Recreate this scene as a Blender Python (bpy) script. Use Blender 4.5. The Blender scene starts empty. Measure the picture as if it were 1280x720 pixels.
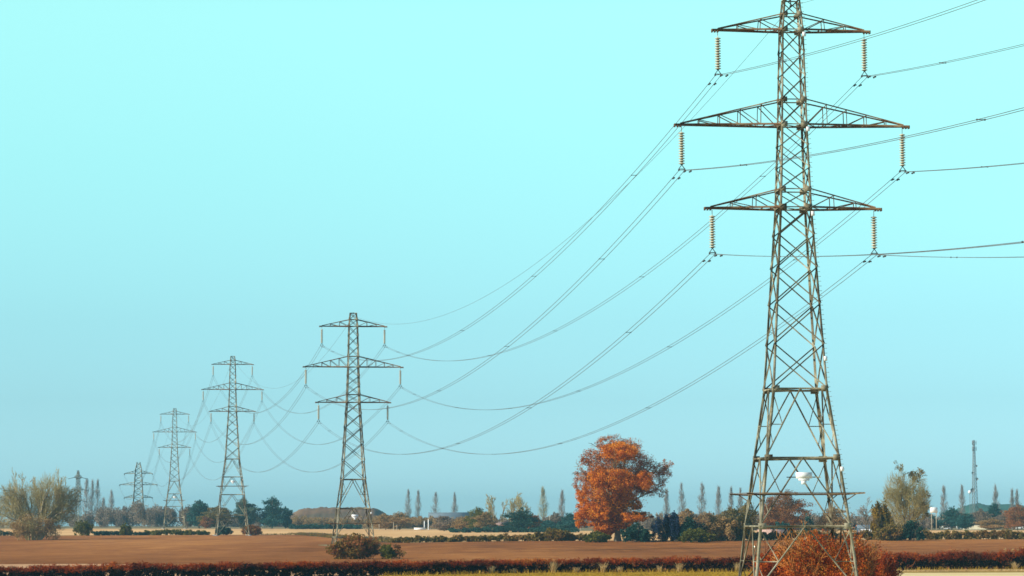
import bpy, math, random
import numpy as np
from mathutils import Matrix, Vector

# ------------------------------------------------------------------ camera
F = 3572.0                       # focal length in pixels of a 1280 wide picture
EYE = 6.1
PITCH = math.atan(295 / F)
ROLL = math.radians(0.22)
scene = bpy.context.scene
cp, sp = math.cos(PITCH), math.sin(PITCH)
FWD = np.array((0, cp, sp)); UP0 = np.array((0, -sp, cp)); RT0 = np.array((1.0, 0, 0))
RT = RT0 * math.cos(ROLL) - UP0 * math.sin(ROLL)
UP = RT0 * math.sin(ROLL) + UP0 * math.cos(ROLL)
cd = bpy.data.cameras.new('camera'); cam = bpy.data.objects.new('camera', cd)
scene.collection.objects.link(cam)
cd.sensor_width = 36; cd.lens = 36 * F / 1280; cd.clip_start = 1; cd.clip_end = 30000
m = Matrix(((RT[0], UP[0], -FWD[0], 0), (RT[1], UP[1], -FWD[1], 0), (RT[2], UP[2], -FWD[2], EYE), (0, 0, 0, 1)))
cam.matrix_world = m
scene.camera = cam

# ------------------------------------------------------------------ light
SUN_EL = math.radians(27); SUN_AZ = math.radians(-112)     # azimuth clockwise from +Y: behind the camera, to the left
w = bpy.data.worlds.new('World'); scene.world = w; w.use_nodes = True
nt = w.node_tree; nt.nodes.clear()
sky = nt.nodes.new('ShaderNodeTexSky'); sky.sky_type = 'NISHITA'; sky.sun_disc = False
sky.sun_elevation = SUN_EL; sky.sun_rotation = SUN_AZ; sky.air_density = 1.0; sky.dust_density = 0.35; sky.ozone_density = 3.0
grade = nt.nodes.new('ShaderNodeMix'); grade.data_type = 'RGBA'; grade.blend_type = 'MULTIPLY'; grade.inputs[0].default_value = 1
tcw = nt.nodes.new('ShaderNodeTexCoord'); sepw = nt.nodes.new('ShaderNodeSeparateXYZ'); rw = nt.nodes.new('ShaderNodeValToRGB')
SKYR = [(0, (0.459, 0.803, 1.165)), (0.0154, (0.459, 0.803, 1.165)), (0.043, (0.454, 0.752, 0.937)), (0.071, (0.542, 0.861, 0.900)), (0.099, (0.678, 1.048, 0.935)), (0.127, (0.812, 1.240, 0.978)), (0.179, (1.111, 1.591, 1.082)), (0.3, (0.400, 0.600, 0.750)), (0.6, (0.300, 0.400, 0.500))]
while len(rw.color_ramp.elements) < len(SKYR): rw.color_ramp.elements.new(.9)
for i, (p_, c_) in enumerate(SKYR): rw.color_ramp.elements[i].position = p_; rw.color_ramp.elements[i].color = (*c_, 1)
nt.links.new(tcw.outputs['Generated'], sepw.inputs[0]); nt.links.new(sepw.outputs[2], rw.inputs[0]); nt.links.new(rw.outputs[0], grade.inputs[7])
bg = nt.nodes.new('ShaderNodeBackground'); bg.inputs[1].default_value = 0.15
out = nt.nodes.new('ShaderNodeOutputWorld')
nt.links.new(sky.outputs[0], grade.inputs[6]); nt.links.new(grade.outputs[2], bg.inputs[0]); nt.links.new(bg.outputs[0], out.inputs[0])
sd = bpy.data.lights.new('sun', 'SUN'); sd.energy = 5.0; sd.angle = math.radians(0.5); sd.color = (1.0, 0.90, 0.74)
sun = bpy.data.objects.new('sun', sd); scene.collection.objects.link(sun)
sv = Vector((math.sin(SUN_AZ) * math.cos(SUN_EL), math.cos(SUN_AZ) * math.cos(SUN_EL), math.sin(SUN_EL)))
sun.rotation_euler = sv.to_track_quat('Z', 'Y').to_euler()
sun.location = (-60, -60, 90)
scene.view_settings.view_transform = 'Standard'; scene.view_settings.look = 'None'
scene.view_settings.exposure = 0.35; scene.view_settings.gamma = 1
scene.cycles.volume_bounces = 1; scene.cycles.max_bounces = 6; scene.cycles.filter_width = 1.6
scene.cycles.use_denoising = True

# ------------------------------------------------------------------ helpers
def unproj(px, py, D):
    """the world point that lies D metres ahead along this direction"""
    dx, dy = px - 640, 360 - py
    a = dx * math.cos(ROLL) + dy * math.sin(ROLL); b = -dx * math.sin(ROLL) + dy * math.cos(ROLL)
    d = FWD * F + RT0 * a + UP0 * b
    return d[0] / d[1] * D, EYE + d[2] / d[1] * D
GD = np.array([-400, 60, 250, 350, 450, 600, 680, 850, 1000, 1300, 1700, 2500, 9000.])
GZ = np.array([[0, 0, 0, 0, 0, .0, .5, 1.8, 2.8, 4.7, 5.4, 5.5, 5.5],
               [0, 0, 0, 0, 0, .1, 1.9, 2.3, 2.6, 3.6, 4.3, 4.6, 4.6],
               [0, 0, 0, 0, 0, .3, 1.9, 2.3, 2.5, 2.8, 3.3, 3.6, 3.6]])
def gz(x, y):
    t = min(max((x / max(y, 60)) / .18, -1), 1)
    zs = [float(np.interp(y, GD, g)) for g in GZ]
    return zs[1] + (zs[0] - zs[1]) * -t if t < 0 else zs[1] + (zs[2] - zs[1]) * t
def gx(px, D):
    return unproj(px, 660, D)[0]
def prop(o, label=None, cat=None, group=None, kind=None):
    for k, v in (('label', label), ('category', cat), ('group', group), ('kind', kind)):
        if v: o[k] = v
    return o
def link(o, parent=None):
    scene.collection.objects.link(o)
    if parent: o.parent = parent
    return o
def empty(name, loc, label, cat, group=None, rz=0):
    o = bpy.data.objects.new(name, None); o.empty_display_size = 1
    o.location = loc; o.rotation_euler = (0, 0, rz)
    link(o); return prop(o, label, cat, group)

class MB:
    def __init__(s): s.v = []; s.f = []; s.n = 0
    def add(s, v, f):
        s.v.append(np.asarray(v, float)); s.f.append((np.asarray(f, int) + s.n)); s.n += len(v)
    def box(s, lo, hi):
        (a, b, c), (d, e, f) = lo, hi
        v = [(x, y, z) for x in (a, d) for y in (b, e) for z in (c, f)]
        s.add(v, [(0, 1, 3, 2), (4, 6, 7, 5), (0, 4, 5, 1), (2, 3, 7, 6), (0, 2, 6, 4), (1, 5, 7, 3)])
    def bar(s, a, b, wd, nrm=(0, 0, 1), h=None):
        a = np.array(a, float); b = np.array(b, float); h = h or wd
        d = b - a; L = np.linalg.norm(d)
        if L < 1e-6: return
        d /= L; n = np.array(nrm, float); n -= d * n.dot(d)
        if np.linalg.norm(n) < 1e-4: n = np.array((1., 0.3, 0)); n -= d * n.dot(d)
        n /= np.linalg.norm(n); u = np.cross(d, n)
        c = [(-.5, -.5), (.5, -.5), (.5, .5), (-.5, .5)]
        v = [p + u * wd * i + n * h * j for p in (a, b) for i, j in c]
        s.add(v, [(0, 1, 5, 4), (1, 2, 6, 5), (2, 3, 7, 6), (3, 0, 4, 7), (3, 2, 1, 0), (4, 5, 6, 7)])
    def angle(s, a, b, w_, n, side=None, t=None):
        """L-section steel from a to b, one flange flat in the plane with normal n, the other pointing along -n"""
        a = np.array(a, float); b = np.array(b, float); t = t or w_ * .16
        d = b - a; L = np.linalg.norm(d)
        if L < 1e-6: return
        d /= L; n = np.array(n, float); n -= d * n.dot(d)
        if np.linalg.norm(n) < 1e-4: return s.bar(a, b, w_)
        n /= np.linalg.norm(n); u = np.cross(n, d)
        if side is not None:
            sd_ = np.array(side, float)
            if u.dot(sd_) < 0: u = -u
        elif u[2] > 0: u = -u
        P = [(0, 0), (w_, 0), (w_, t), (t, t), (t, w_), (0, w_)]
        v = [p + u * (i - (0 if side is not None else w_ / 2)) - n * j for p in (a, b) for i, j in P]
        f = [(k, (k + 1) % 6, (k + 1) % 6 + 6, k + 6) for k in range(6)]
        f += [(0, 1, 2, 3), (0, 3, 4, 5), (6, 9, 8, 7), (6, 11, 10, 9)]
        s.add(v, f)
    def lathe(s, prof, ctr, k=10):
        v = []; f = []
        for r, z in prof:
            for i in range(k):
                t = 2 * math.pi * i / k; v.append((ctr[0] + r * math.cos(t), ctr[1] + r * math.sin(t), ctr[2] + z))
        for j in range(len(prof) - 1):
            for i in range(k):
                f.append((j * k + i, j * k + (i + 1) % k, (j + 1) * k + (i + 1) % k, (j + 1) * k + i))
        s.add(v, f)
    def build(s, name, mat, parent=None, smooth=False):
        return mesh_obj(name, np.concatenate(s.v), np.concatenate(s.f), mat, parent, smooth)
def mesh_obj(name, v, f, mat, parent=None, smooth=False, tone=None):
    me = bpy.data.meshes.new(name)
    nv, nf, k = len(v), len(f), f.shape[1]
    me.vertices.add(nv); me.vertices.foreach_set('co', v.astype(np.float32).ravel())
    me.loops.add(nf * k); me.loops.foreach_set('vertex_index', f.astype(np.int32).ravel())
    me.polygons.add(nf); me.polygons.foreach_set('loop_start', np.arange(nf, dtype=np.int32) * k)
    me.polygons.foreach_set('loop_total', np.full(nf, k, np.int32))
    if smooth: me.polygons.foreach_set('use_smooth', np.ones(nf, bool))
    me.update(calc_edges=True); me.validate()
    if tone is not None:
        at = me.attributes.new('tone', 'FLOAT', 'POINT'); at.data.foreach_set('value', tone.astype(np.float32))
    me.materials.append(mat)
    return link(bpy.data.objects.new(name, me), parent)
def tubes(A, B, ra, rb, k=3):
    """many tapered prisms at once"""
    A = np.asarray(A, float); B = np.asarray(B, float); ra = np.asarray(ra, float); rb = np.asarray(rb, float)
    d = B - A; d /= np.maximum(np.linalg.norm(d, axis=1, keepdims=True), 1e-9)
    ref = np.where(np.abs(d[:, 2:3]) > .9, np.array([[1., 0, 0]]), np.array([[0, 0, 1.]]))
    u = np.cross(d, ref); u /= np.linalg.norm(u, axis=1, keepdims=True); w_ = np.cross(d, u)
    V = []
    for P, r in ((A, ra), (B, rb)):
        for i in range(k):
            t = 2 * math.pi * i / k
            V.append(P + (u * math.cos(t) + w_ * math.sin(t)) * r[:, None])
    V = np.stack(V, 1); n = len(A)
    base = (np.arange(n) * 2 * k)[:, None, None]
    fc = np.array([(i, (i + 1) % k, k + (i + 1) % k, k + i) for i in range(k)])[None]
    return V.reshape(-1, 3), (base + fc).reshape(-1, 4)
def curve_tube(pts, r, k=6):
    pts = np.asarray(pts, float); n = len(pts)
    d = np.gradient(pts, axis=0); d /= np.linalg.norm(d, axis=1, keepdims=True)
    u = np.cross(d, np.array([[0, 0, 1.]])); u /= np.linalg.norm(u, axis=1, keepdims=True); w_ = np.cross(d, u)
    V = np.stack([pts + (u * math.cos(2 * math.pi * i / k) + w_ * math.sin(2 * math.pi * i / k)) * r for i in range(k)], 1).reshape(-1, 3)
    f = [(j * k + i, j * k + (i + 1) % k, (j + 1) * k + (i + 1) % k, (j + 1) * k + i) for j in range(n - 1) for i in range(k)]
    return V, np.array(f)

# ------------------------------------------------------------------ materials
def mat_new(name):
    M = bpy.data.materials.new(name); M.use_nodes = True
    n = M.node_tree; return M, n, n.nodes['Principled BSDF']
def ramp(n, stops):
    r = n.nodes.new('ShaderNodeValToRGB'); e = r.color_ramp.elements
    while len(e) < len(stops): e.new(.5)
    for i, (p, c) in enumerate(stops): e[i].position = p; e[i].color = (*c, 1)
    return r
def noise(n, scale, detail=4, rough=.6, coord='Object', stretch=None):
    tc = n.nodes.new('ShaderNodeTexCoord'); nz = n.nodes.new('ShaderNodeTexNoise')
    nz.inputs['Scale'].default_value = scale; nz.inputs['Detail'].default_value = detail; nz.inputs['Roughness'].default_value = rough
    src = tc.outputs[coord]
    if stretch:
        mp = n.nodes.new('ShaderNodeMapping'); mp.inputs['Scale'].default_value = stretch
        if len(stretch) == 3: n.links.new(src, mp.inputs[0]); src = mp.outputs[0]
    n.links.new(src, nz.inputs['Vector']); return nz
def noise_mat(name, stops, scale, rough=.9, metal=0, detail=5, stretch=None, bump=0, rough2=.65):
    M, n, b = mat_new(name); nz = noise(n, scale, detail, rough2, stretch=stretch); r = ramp(n, stops)
    n.links.new(nz.outputs['Fac'], r.inputs[0]); n.links.new(r.outputs[0], b.inputs['Base Color'])
    b.inputs['Roughness'].default_value = rough; b.inputs['Metallic'].default_value = metal
    b.inputs['Specular IOR Level'].default_value = .25
    if bump:
        bp = n.nodes.new('ShaderNodeBump'); bp.inputs['Strength'].default_value = bump; bp.inputs['Distance'].default_value = .2
        n.links.new(nz.outputs['Fac'], bp.inputs['Height']); n.links.new(bp.outputs[0], b.inputs['Normal'])
    return M
def leaf_mat(name, stops, scale=.25, transl=.3, mixn=.55):
    """foliage: the colour varies from leaf to leaf (attribute) and from clump to clump (noise)"""
    M, n, b = mat_new(name); at = n.nodes.new('ShaderNodeAttribute'); at.attribute_name = 'tone'
    nz = noise(n, scale, 3); mx = n.nodes.new('ShaderNodeMix'); mx.inputs[0].default_value = mixn
    n.links.new(at.outputs['Fac'], mx.inputs[2]); n.links.new(nz.outputs['Fac'], mx.inputs[3])
    r = ramp(n, stops); n.links.new(mx.outputs[0], r.inputs[0])
    b.inputs['Roughness'].default_value = .7; b.inputs['Specular IOR Level'].default_value = .2
    n.links.new(r.outputs[0], b.inputs['Base Color'])
    tr = n.nodes.new('ShaderNodeBsdfTranslucent'); n.links.new(r.outputs[0], tr.inputs[0])
    ms = n.nodes.new('ShaderNodeMixShader'); ms.inputs[0].default_value = transl
    n.links.new(b.outputs[0], ms.inputs[1]); n.links.new(tr.outputs[0], ms.inputs[2])
    n.links.new(ms.outputs[0], n.nodes['Material Output'].inputs[0]); return M
STEEL = noise_mat('weathered_steel', [(.32, (.04, .022, .012)), (.42, (.085, .07, .04)), (.53, (.22, .20, .13)), (.66, (.42, .39, .28))], .4, .65, .1, 6)
STEEL_ARM = noise_mat('rusty_steel', [(.35, (.08, .03, .012)), (.5, (.14, .08, .035)), (.7, (.25, .19, .11))], .8, .7, .1, 6)
WIRE = noise_mat('aged_aluminium_wire', [(.3, (.10, .12, .12)), (.7, (.17, .19, .19))], .4, .6, .3)
PORC = noise_mat('cream_porcelain', [(.3, (.40, .37, .26)), (.7, (.58, .54, .40))], 3, .35)
PORC2 = noise_mat('brown_glaze', [(.3, (.035, .03, .02)), (.7, (.08, .065, .04))], 3, .3)
DARKM = noise_mat('dark_fitting', [(.3, (.03, .035, .035)), (.7, (.06, .06, .05))], 2, .6, .3)
WHITE = noise_mat('white_enamel', [(.3, (.78, .8, .8)), (.7, (.86, .87, .86))], 1.5, .35)
BARK = noise_mat('bark', [(.3, (.10, .08, .055)), (.7, (.22, .18, .12))], .8, .95)
BARK_P = noise_mat('pale_bark', [(.3, (.26, .21, .13)), (.7, (.42, .35, .23))], .8, .95)
TWIG = noise_mat('grey_twigs', [(.3, (.22, .17, .09)), (.7, (.36, .28, .16))], .3, .95)
TWIG_G = noise_mat('green_twigs', [(.3, (.26, .22, .08)), (.55, (.38, .31, .13)), (.75, (.48, .38, .19))], .12, .95)
TWIG_M = noise_mat('mauve_twigs', [(.3, (.22, .19, .16)), (.7, (.34, .29, .25))], .2, .95)
TWIG_R = noise_mat('red_brown_twigs', [(.3, (.14, .04, .02)), (.7, (.3, .10, .035))], .5, .95)
TWIG_O = noise_mat('orange_brown_twigs', [(.3, (.30, .10, .02)), (.7, (.55, .24, .06))], .5, .95)
TWIG_D = noise_mat('dark_hedge_stems', [(.3, (.018, .012, .01)), (.7, (.06, .03, .02))], .6, .95)  # brown stems, their colour deepened for the shade inside the hedge
L_OAK = leaf_mat('autumn_oak_leaves', [(.34, (.16, .035, .005)), (.44, (.48, .12, .006)), (.54, (.78, .245, .010)), (.66, (.84, .40, .03))], .25)
L_OAKP = leaf_mat('thinning_oak_leaves', [(.30, (.20, .075, .035)), (.5, (.44, .155, .05)), (.70, (.62, .27, .10))], .3)
L_RED = leaf_mat('red_thorn_leaves', [(.32, (.24, .03, .004)), (.44, (.48, .08, .007)), (.56, (.64, .16, .012)), (.70, (.58, .30, .04))], .35)
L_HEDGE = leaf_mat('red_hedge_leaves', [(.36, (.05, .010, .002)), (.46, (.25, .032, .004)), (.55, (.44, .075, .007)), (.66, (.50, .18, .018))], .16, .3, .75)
L_HEDGE_SHADE = leaf_mat('painted_shade_hedge_leaves', [(.3, (.004, .003, .003)), (.55, (.014, .005, .004)), (.75, (.05, .012, .006))], .2, .15)  # shade in the gaps of the lower hedge, painted as near-black leaf colour
L_BRAM = leaf_mat('bramble_leaves', [(.3, (.10, .05, .015)), (.45, (.20, .13, .02)), (.58, (.30, .09, .03)), (.75, (.10, .14, .02))], .3)
L_GREEN = leaf_mat('mid_green_leaves', [(.3, (.04, .065, .008)), (.55, (.14, .13, .015)), (.75, (.22, .19, .03))], .25)
L_DARK = leaf_mat('dark_evergreen_leaves', [(.3, (.006, .03, .022)), (.55, (.015, .065, .045)), (.75, (.04, .10, .06))], .2, .15)
L_NAVY = leaf_mat('blue_green_needles', [(.3, (.006, .012, .04)), (.55, (.012, .03, .075)), (.75, (.02, .06, .08))], .2, .1)
L_TEAL = leaf_mat('teal_evergreen_leaves', [(.3, (.012, .06, .05)), (.55, (.025, .10, .085)), (.75, (.06, .14, .10))], .15, .15)
L_GTEAL = leaf_mat('grey_green_leaves', [(.3, (.04, .09, .07)), (.55, (.09, .15, .11)), (.75, (.16, .2, .14))], .15, .15)
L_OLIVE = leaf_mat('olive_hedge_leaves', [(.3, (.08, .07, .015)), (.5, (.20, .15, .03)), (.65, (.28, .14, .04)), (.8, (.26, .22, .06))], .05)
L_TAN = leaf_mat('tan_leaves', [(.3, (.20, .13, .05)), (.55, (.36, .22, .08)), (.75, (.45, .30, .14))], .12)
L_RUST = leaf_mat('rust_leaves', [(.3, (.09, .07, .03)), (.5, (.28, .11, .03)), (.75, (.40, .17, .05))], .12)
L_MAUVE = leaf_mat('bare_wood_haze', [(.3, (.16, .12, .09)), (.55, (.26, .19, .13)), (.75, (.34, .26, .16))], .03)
L_GRASS = leaf_mat('verge_grass', [(.3, (.22, .135, .008)), (.5, (.46, .28, .02)), (.7, (.62, .42, .07))], .5, .3)
L_STRAW = leaf_mat('dry_straw', [(.3, (.5, .33, .12)), (.6, (.7, .52, .25))], .3, .4)
def field_mat(name, stops, s1, s2, k, st=(1, .25, 1)):
    """broad patches of drier and damper soil, plus clods and drill lines"""
    M, n, b = mat_new(name); A = noise(n, s1, 6, .6, stretch=st); B = noise(n, s2, 9, .85, stretch=(.5, 1, 1)); mx = n.nodes.new('ShaderNodeMix'); mx.inputs[0].default_value = k
    n.links.new(A.outputs['Fac'], mx.inputs[2]); n.links.new(B.outputs['Fac'], mx.inputs[3]); r_ = ramp(n, stops); n.links.new(mx.outputs[0], r_.inputs[0]); n.links.new(r_.outputs[0], b.inputs['Base Color'])
    b.inputs['Roughness'].default_value = 1; b.inputs['Specular IOR Level'].default_value = .1
    bp = n.nodes.new('ShaderNodeBump'); bp.inputs['Strength'].default_value = 1; bp.inputs['Distance'].default_value = .5
    n.links.new(B.outputs['Fac'], bp.inputs['Height']); n.links.new(bp.outputs[0], b.inputs['Normal']); return M
G_PLOUGH = field_mat('ploughed_soil', [(.40, (.16, .055, .010)), (.5, (.36, .130, .028)), (.60, (.60, .26, .065))], .013, .2, .58)
G_STUB = noise_mat('stubble', [(.3, (.66, .35, .12)), (.7, (.86, .54, .22))], .02, 1, 0, 6, (1, .3, 1))
G_STRIP = noise_mat('pale_soil', [(.3, (.50, .26, .11)), (.7, (.66, .38, .18))], .08, 1, 0, 6)
G_BASE = noise_mat('rough_pasture', [(.3, (.16, .14, .05)), (.7, (.30, .22, .09))], .03, 1, 0, 7)
G_VERGE = noise_mat('verge_ground', [(.3, (.22, .13, .01)), (.7, (.42, .27, .03))], .2, 1, 0, 7)
G_PALE = noise_mat('pale_cut_field', [(.3, (.74, .56, .24)), (.7, (.86, .70, .36))], .1, 1, 0, 7)
ASPH = noise_mat('pale_asphalt', [(.3, (.20, .20, .19)), (.7, (.28, .28, .26))], .2, .9)
HILLM = noise_mat('scrub_hill', [(.3, (.06, .07, .04)), (.5, (.17, .10, .05)), (.7, (.24, .15, .08))], .03, 1, 0, 7)
HILLT = noise_mat('wooded_hill', [(.3, (.02, .09, .07)), (.7, (.05, .14, .11))], .02, 1, 0, 7)
ROOFM = noise_mat('slate_roof', [(.3, (.10, .14, .17)), (.7, (.16, .2, .23))], .2, .8)
PINKR = noise_mat('pale_pink_roof', [(.3, (.45, .28, .22)), (.7, (.6, .4, .33))], .2, .8)
BRICK = noise_mat('brown_brick', [(.3, (.16, .10, .07)), (.7, (.24, .15, .10))], .5, .9)
GLASSM, _n, _b = mat_new('dark_glass'); _b.inputs['Base Color'].default_value = (.02, .03, .04, 1); _b.inputs['Roughness'].default_value = .1
RUBBER, _n, _b = mat_new('rubber'); _b.inputs['Base Color'].default_value = (.02, .02, .02, 1)
NAVYP, _n, _b = mat_new('navy_paint'); _b.inputs['Base Color'].default_value = (.02, .05, .10, 1); _b.inputs['Roughness'].default_value = .35
MASTM = noise_mat('galvanised_mast', [(.3, (.16, .19, .20)), (.7, (.24, .27, .28))], .4, .6, .2)
WOODP = noise_mat('weathered_post', [(.3, (.34, .30, .22)), (.7, (.5, .45, .34))], 1, .9)

# ------------------------------------------------------------------ ground
def sheet(name, rows, mat, dz, ns=64):
    """rows: list of functions az->D giving successive lines; a sheet draped over the ground"""
    az = np.linspace(-.26, .26, ns); v = []; f = []
    for fn in rows:
        for a in az:
            D = fn(a); x = a * D; v.append((x, D, gz(x, D) + dz))
    for j in range(len(rows) - 1):
        for i in range(ns - 1):
            f.append((j * ns + i, j * ns + i + 1, (j + 1) * ns + i + 1, (j + 1) * ns + i))
    o = mesh_obj(name, np.array(v), np.array(f), mat, None, True)
    return prop(o, kind='structure')
def lines(f0, f1, n, p=1.0):
    return [(lambda a, t=(i / n) ** p: f0(a) * (1 - t) + f1(a) * t) for i in range(n + 1)]
v = []; f = []; ys = np.array([-400, -100, 60, 150] + list(range(250, 1700, 25)) + [1800, 2000, 2300, 2700, 3300, 4200, 5500, 7000.]); xs = np.linspace(-1, 1, 81)
for y in ys:
    for t in xs:
        x = (t * 2600) * max(.16, min(1, (abs(y) + 150) / 2500)); v.append((x, y, gz(x, y)))
n_ = len(xs)
for j in range(len(ys) - 1):
    for i in range(n_ - 1): f.append((j * n_ + i, j * n_ + i + 1, (j + 1) * n_ + i + 1, (j + 1) * n_ + i))
prop(mesh_obj('ground', np.array(v), np.array(f), G_BASE, None, True), kind='structure')
def ss(a, b, x):
    t = min(max((x - a) / (b - a), 0), 1); return t * t * (3 - 2 * t)
def px_az(px): return (px - 640) / F
def boundary(a):                                     # far edge of the ploughed field
    return 985 + (690 - 985) * ss(px_az(365), px_az(500), a)
def hedge_D(a): return float(np.interp(a * F + 640, [0, 300, 480, 640, 800, 1100, 1280], [322, 329, 339, 350, 354, 357, 362])) + 1.0 * math.sin(a * 60)
sheet('ploughed_field', lines(lambda a: hedge_D(a) + 5, boundary, 40), G_PLOUGH, .05)
sheet('stubble_field', lines(lambda a: boundary(a) + 9, lambda a: 1180 + 200 * ss(.02, -.06, a), 30), G_STUB, .05)
sheet('headland_path', lines(lambda a: hedge_D(a) + 5, lambda a: hedge_D(a) + 5.2 + 105 * ss(-.05, -.15, a) + 18 * ss(0, -.08, a), 3), G_STRIP, .10)
sheet('cut_field', lines(lambda a: 150, lambda a: 186 * ss(.112, .122, a) + 160, 20), G_PALE, .05)
sheet('verge', lines(lambda a: 186 * ss(.112, .122, a) + 160, lambda a: hedge_D(a) + 1, 20), G_VERGE, .045)

# ------------------------------------------------------------------ foliage and branches
def leaf_cloud(name, blobs, n, size, mat, parent=None, seed=0, sub=9, tight=.34, aspect=1.0, shell=(.35, 1.0), flat=0):
    """leaf-sized faces gathered in small clumps spread through ellipsoids (cx,cy,cz,rx,ry,rz[,weight])"""
    R = np.random.default_rng(seed); vs = []; tn = []
    wts = np.array([(b[3] * b[4] * b[5]) ** .67 * (b[6] if len(b) > 6 else 1) for b in blobs]); wts /= wts.sum()
    for b, wt in zip(blobs, wts):
        k = max(int(n * wt), 8); ns_ = max(3, int(sub * (1 + 1.5 * wt * len(blobs)) / 2))
        d = R.normal(size=(ns_, 3)); d /= np.linalg.norm(d, axis=1, keepdims=True)
        c = d * R.uniform(shell[0], shell[1], (ns_, 1))
        which = R.integers(0, ns_, k); cr = R.uniform(.55, 1.25, ns_) * tight
        off = R.normal(size=(k, 3)); off /= np.linalg.norm(off, axis=1, keepdims=True); off *= R.uniform(0, 1, (k, 1)) ** .45
        P = (c[which] + off * cr[which][:, None]) * np.array([b[3], b[4], b[5]]) + np.array(b[:3])
        vs.append(P); tone = R.uniform(.2, .8, ns_)[which] * .6 + R.uniform(.1, .9, k) * .4; tn.append(tone)
    P = np.concatenate(vs); T = np.concatenate(tn)
    if flat is not None: keep = P[:, 2] > flat; P = P[keep]; T = T[keep]
    k = len(P)
    u = R.normal(size=(k, 3)); u /= np.linalg.norm(u, axis=1, keepdims=True)
    w_ = np.cross(u, R.normal(size=(k, 3))); w_ /= np.linalg.norm(w_, axis=1, keepdims=True)
    s = size * R.uniform(.6, 1.3, (k, 1)) * .5
    V = np.stack([P - u * s * aspect, P + w_ * s * .7, P + u * s * aspect, P - w_ * s * .7], 1).reshape(-1, 3)
    Fc = np.arange(k * 4).reshape(k, 4)
    return mesh_obj(name, V, Fc, mat, parent, tone=np.repeat(T, 4))
def grow(R, p, d, L, r, lv, S, kids=(6, 6, 5, 4), ang=(.7, .75, .8, .8), ratio=.55, up=.25, wob=.16, start=.25, depth=0):
    """recursive branching; appends (a, b, ra, rb, depth)"""
    nseg = 5 if depth == 0 else (4 if depth == 1 else 2)
    pts = [np.array(p, float)]; d = np.array(d, float); d /= np.linalg.norm(d); ds = []
    for i in range(nseg):
        d = d + R.normal(size=3) * wob + np.array((0, 0, up * .3)); d /= np.linalg.norm(d)
        pts.append(pts[-1] + d * L / nseg); ds.append(d)
        ra = r * (1 - .72 * i / nseg); rb = r * (1 - .72 * (i + 1) / nseg)
        S.append((pts[-2], pts[-1], ra, rb, depth))
    if lv <= 0: return
    for k in range(kids[min(depth, len(kids) - 1)]):
        t = start + (1 - start) * (k + R.uniform(.2, .9)) / kids[min(depth, len(kids) - 1)]
        i = min(int(t * nseg), nseg - 1); q = pts[i] + (pts[i + 1] - pts[i]) * (t * nseg - i)
        a = ang[min(depth, len(ang) - 1)] * R.uniform(.7, 1.2)
        ax = np.cross(ds[i], R.normal(size=3)); ax /= np.linalg.norm(ax)
        nd = ds[i] * math.cos(a) + ax * math.sin(a)
        rr = r * (1 - .72 * t) * .62
        grow(R, q, nd, L * ratio * R.uniform(.7, 1.25) * (1.15 - .5 * t), rr, lv - 1, S, kids, ang, ratio, up, wob, .2, depth + 1)
def split_tubes(S, cut, rmin, root, mt, mc, names=('trunk', 'crown')):
    obs = []
    for nm, sel, mat, k in ((names[0], [s for s in S if s[4] < cut], mt, 5), (names[1], [s for s in S if s[4] >= cut], mc, 3)):
        if not sel: continue
        V, Fc = tubes([s[0] for s in sel], [s[1] for s in sel], [max(s[2], rmin) for s in sel], [max(s[3], rmin * .8) for s in sel], k)
        obs.append(mesh_obj(nm, V, Fc, mat, root, k == 5))
    return obs
def twig_dome(name, lobes, n, ln, rad, mat, root, seed, ctr=(0, 0, 1.5)):
    """fine outer twigs: short slivers fanning outwards through the lobes of a bare crown"""
    R = np.random.default_rng(seed); A = []
    for cx, cy, cz, rx, ry, rz in lobes:
        k = n // len(lobes); d = R.normal(size=(k, 3)); d /= np.linalg.norm(d, axis=1, keepdims=True); q = R.uniform(.15, 1, (k, 1)) ** .45
        A.append(np.array((cx, cy, cz)) + d * q * np.array((rx, ry, rz)))
    A = np.concatenate(A); A = A[A[:, 2] > .4]; d = A - np.array(ctr); d /= np.linalg.norm(d, axis=1, keepdims=True); d += R.normal(size=A.shape) * .38; d[:, 2] += .25
    d /= np.linalg.norm(d, axis=1, keepdims=True); B = A + d * ln * R.uniform(.5, 1.3, (len(A), 1)); V, Fc = tubes(A - d * ln * .3, B, [rad] * len(A), [rad * .5] * len(A), 3)
    return mesh_obj(name, V, Fc, mat, root)
def fit(S, H, Wd):
    P = np.array([s[1] for s in S]); zmax = np.percentile(P[:, 2], 99.6); wx = np.percentile(np.abs(P[:, 0]), 98.5)
    sc = np.array((Wd / 2 / max(wx, .1), Wd / 2 / max(wx, .1), H / zmax))
    return [(s[0] * sc, s[1] * sc, s[2] * H / zmax, s[3] * H / zmax, s[4]) for s in S]
def base_of(px, D): x = gx(px, D); return (x, D, gz(x, D))
def size_of(px, D, ytop, wpx, ybase=None):
    b = base_of(px, D); zt = unproj(px, ytop, D)[1]; return b, zt - b[2], wpx * D / F

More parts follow.
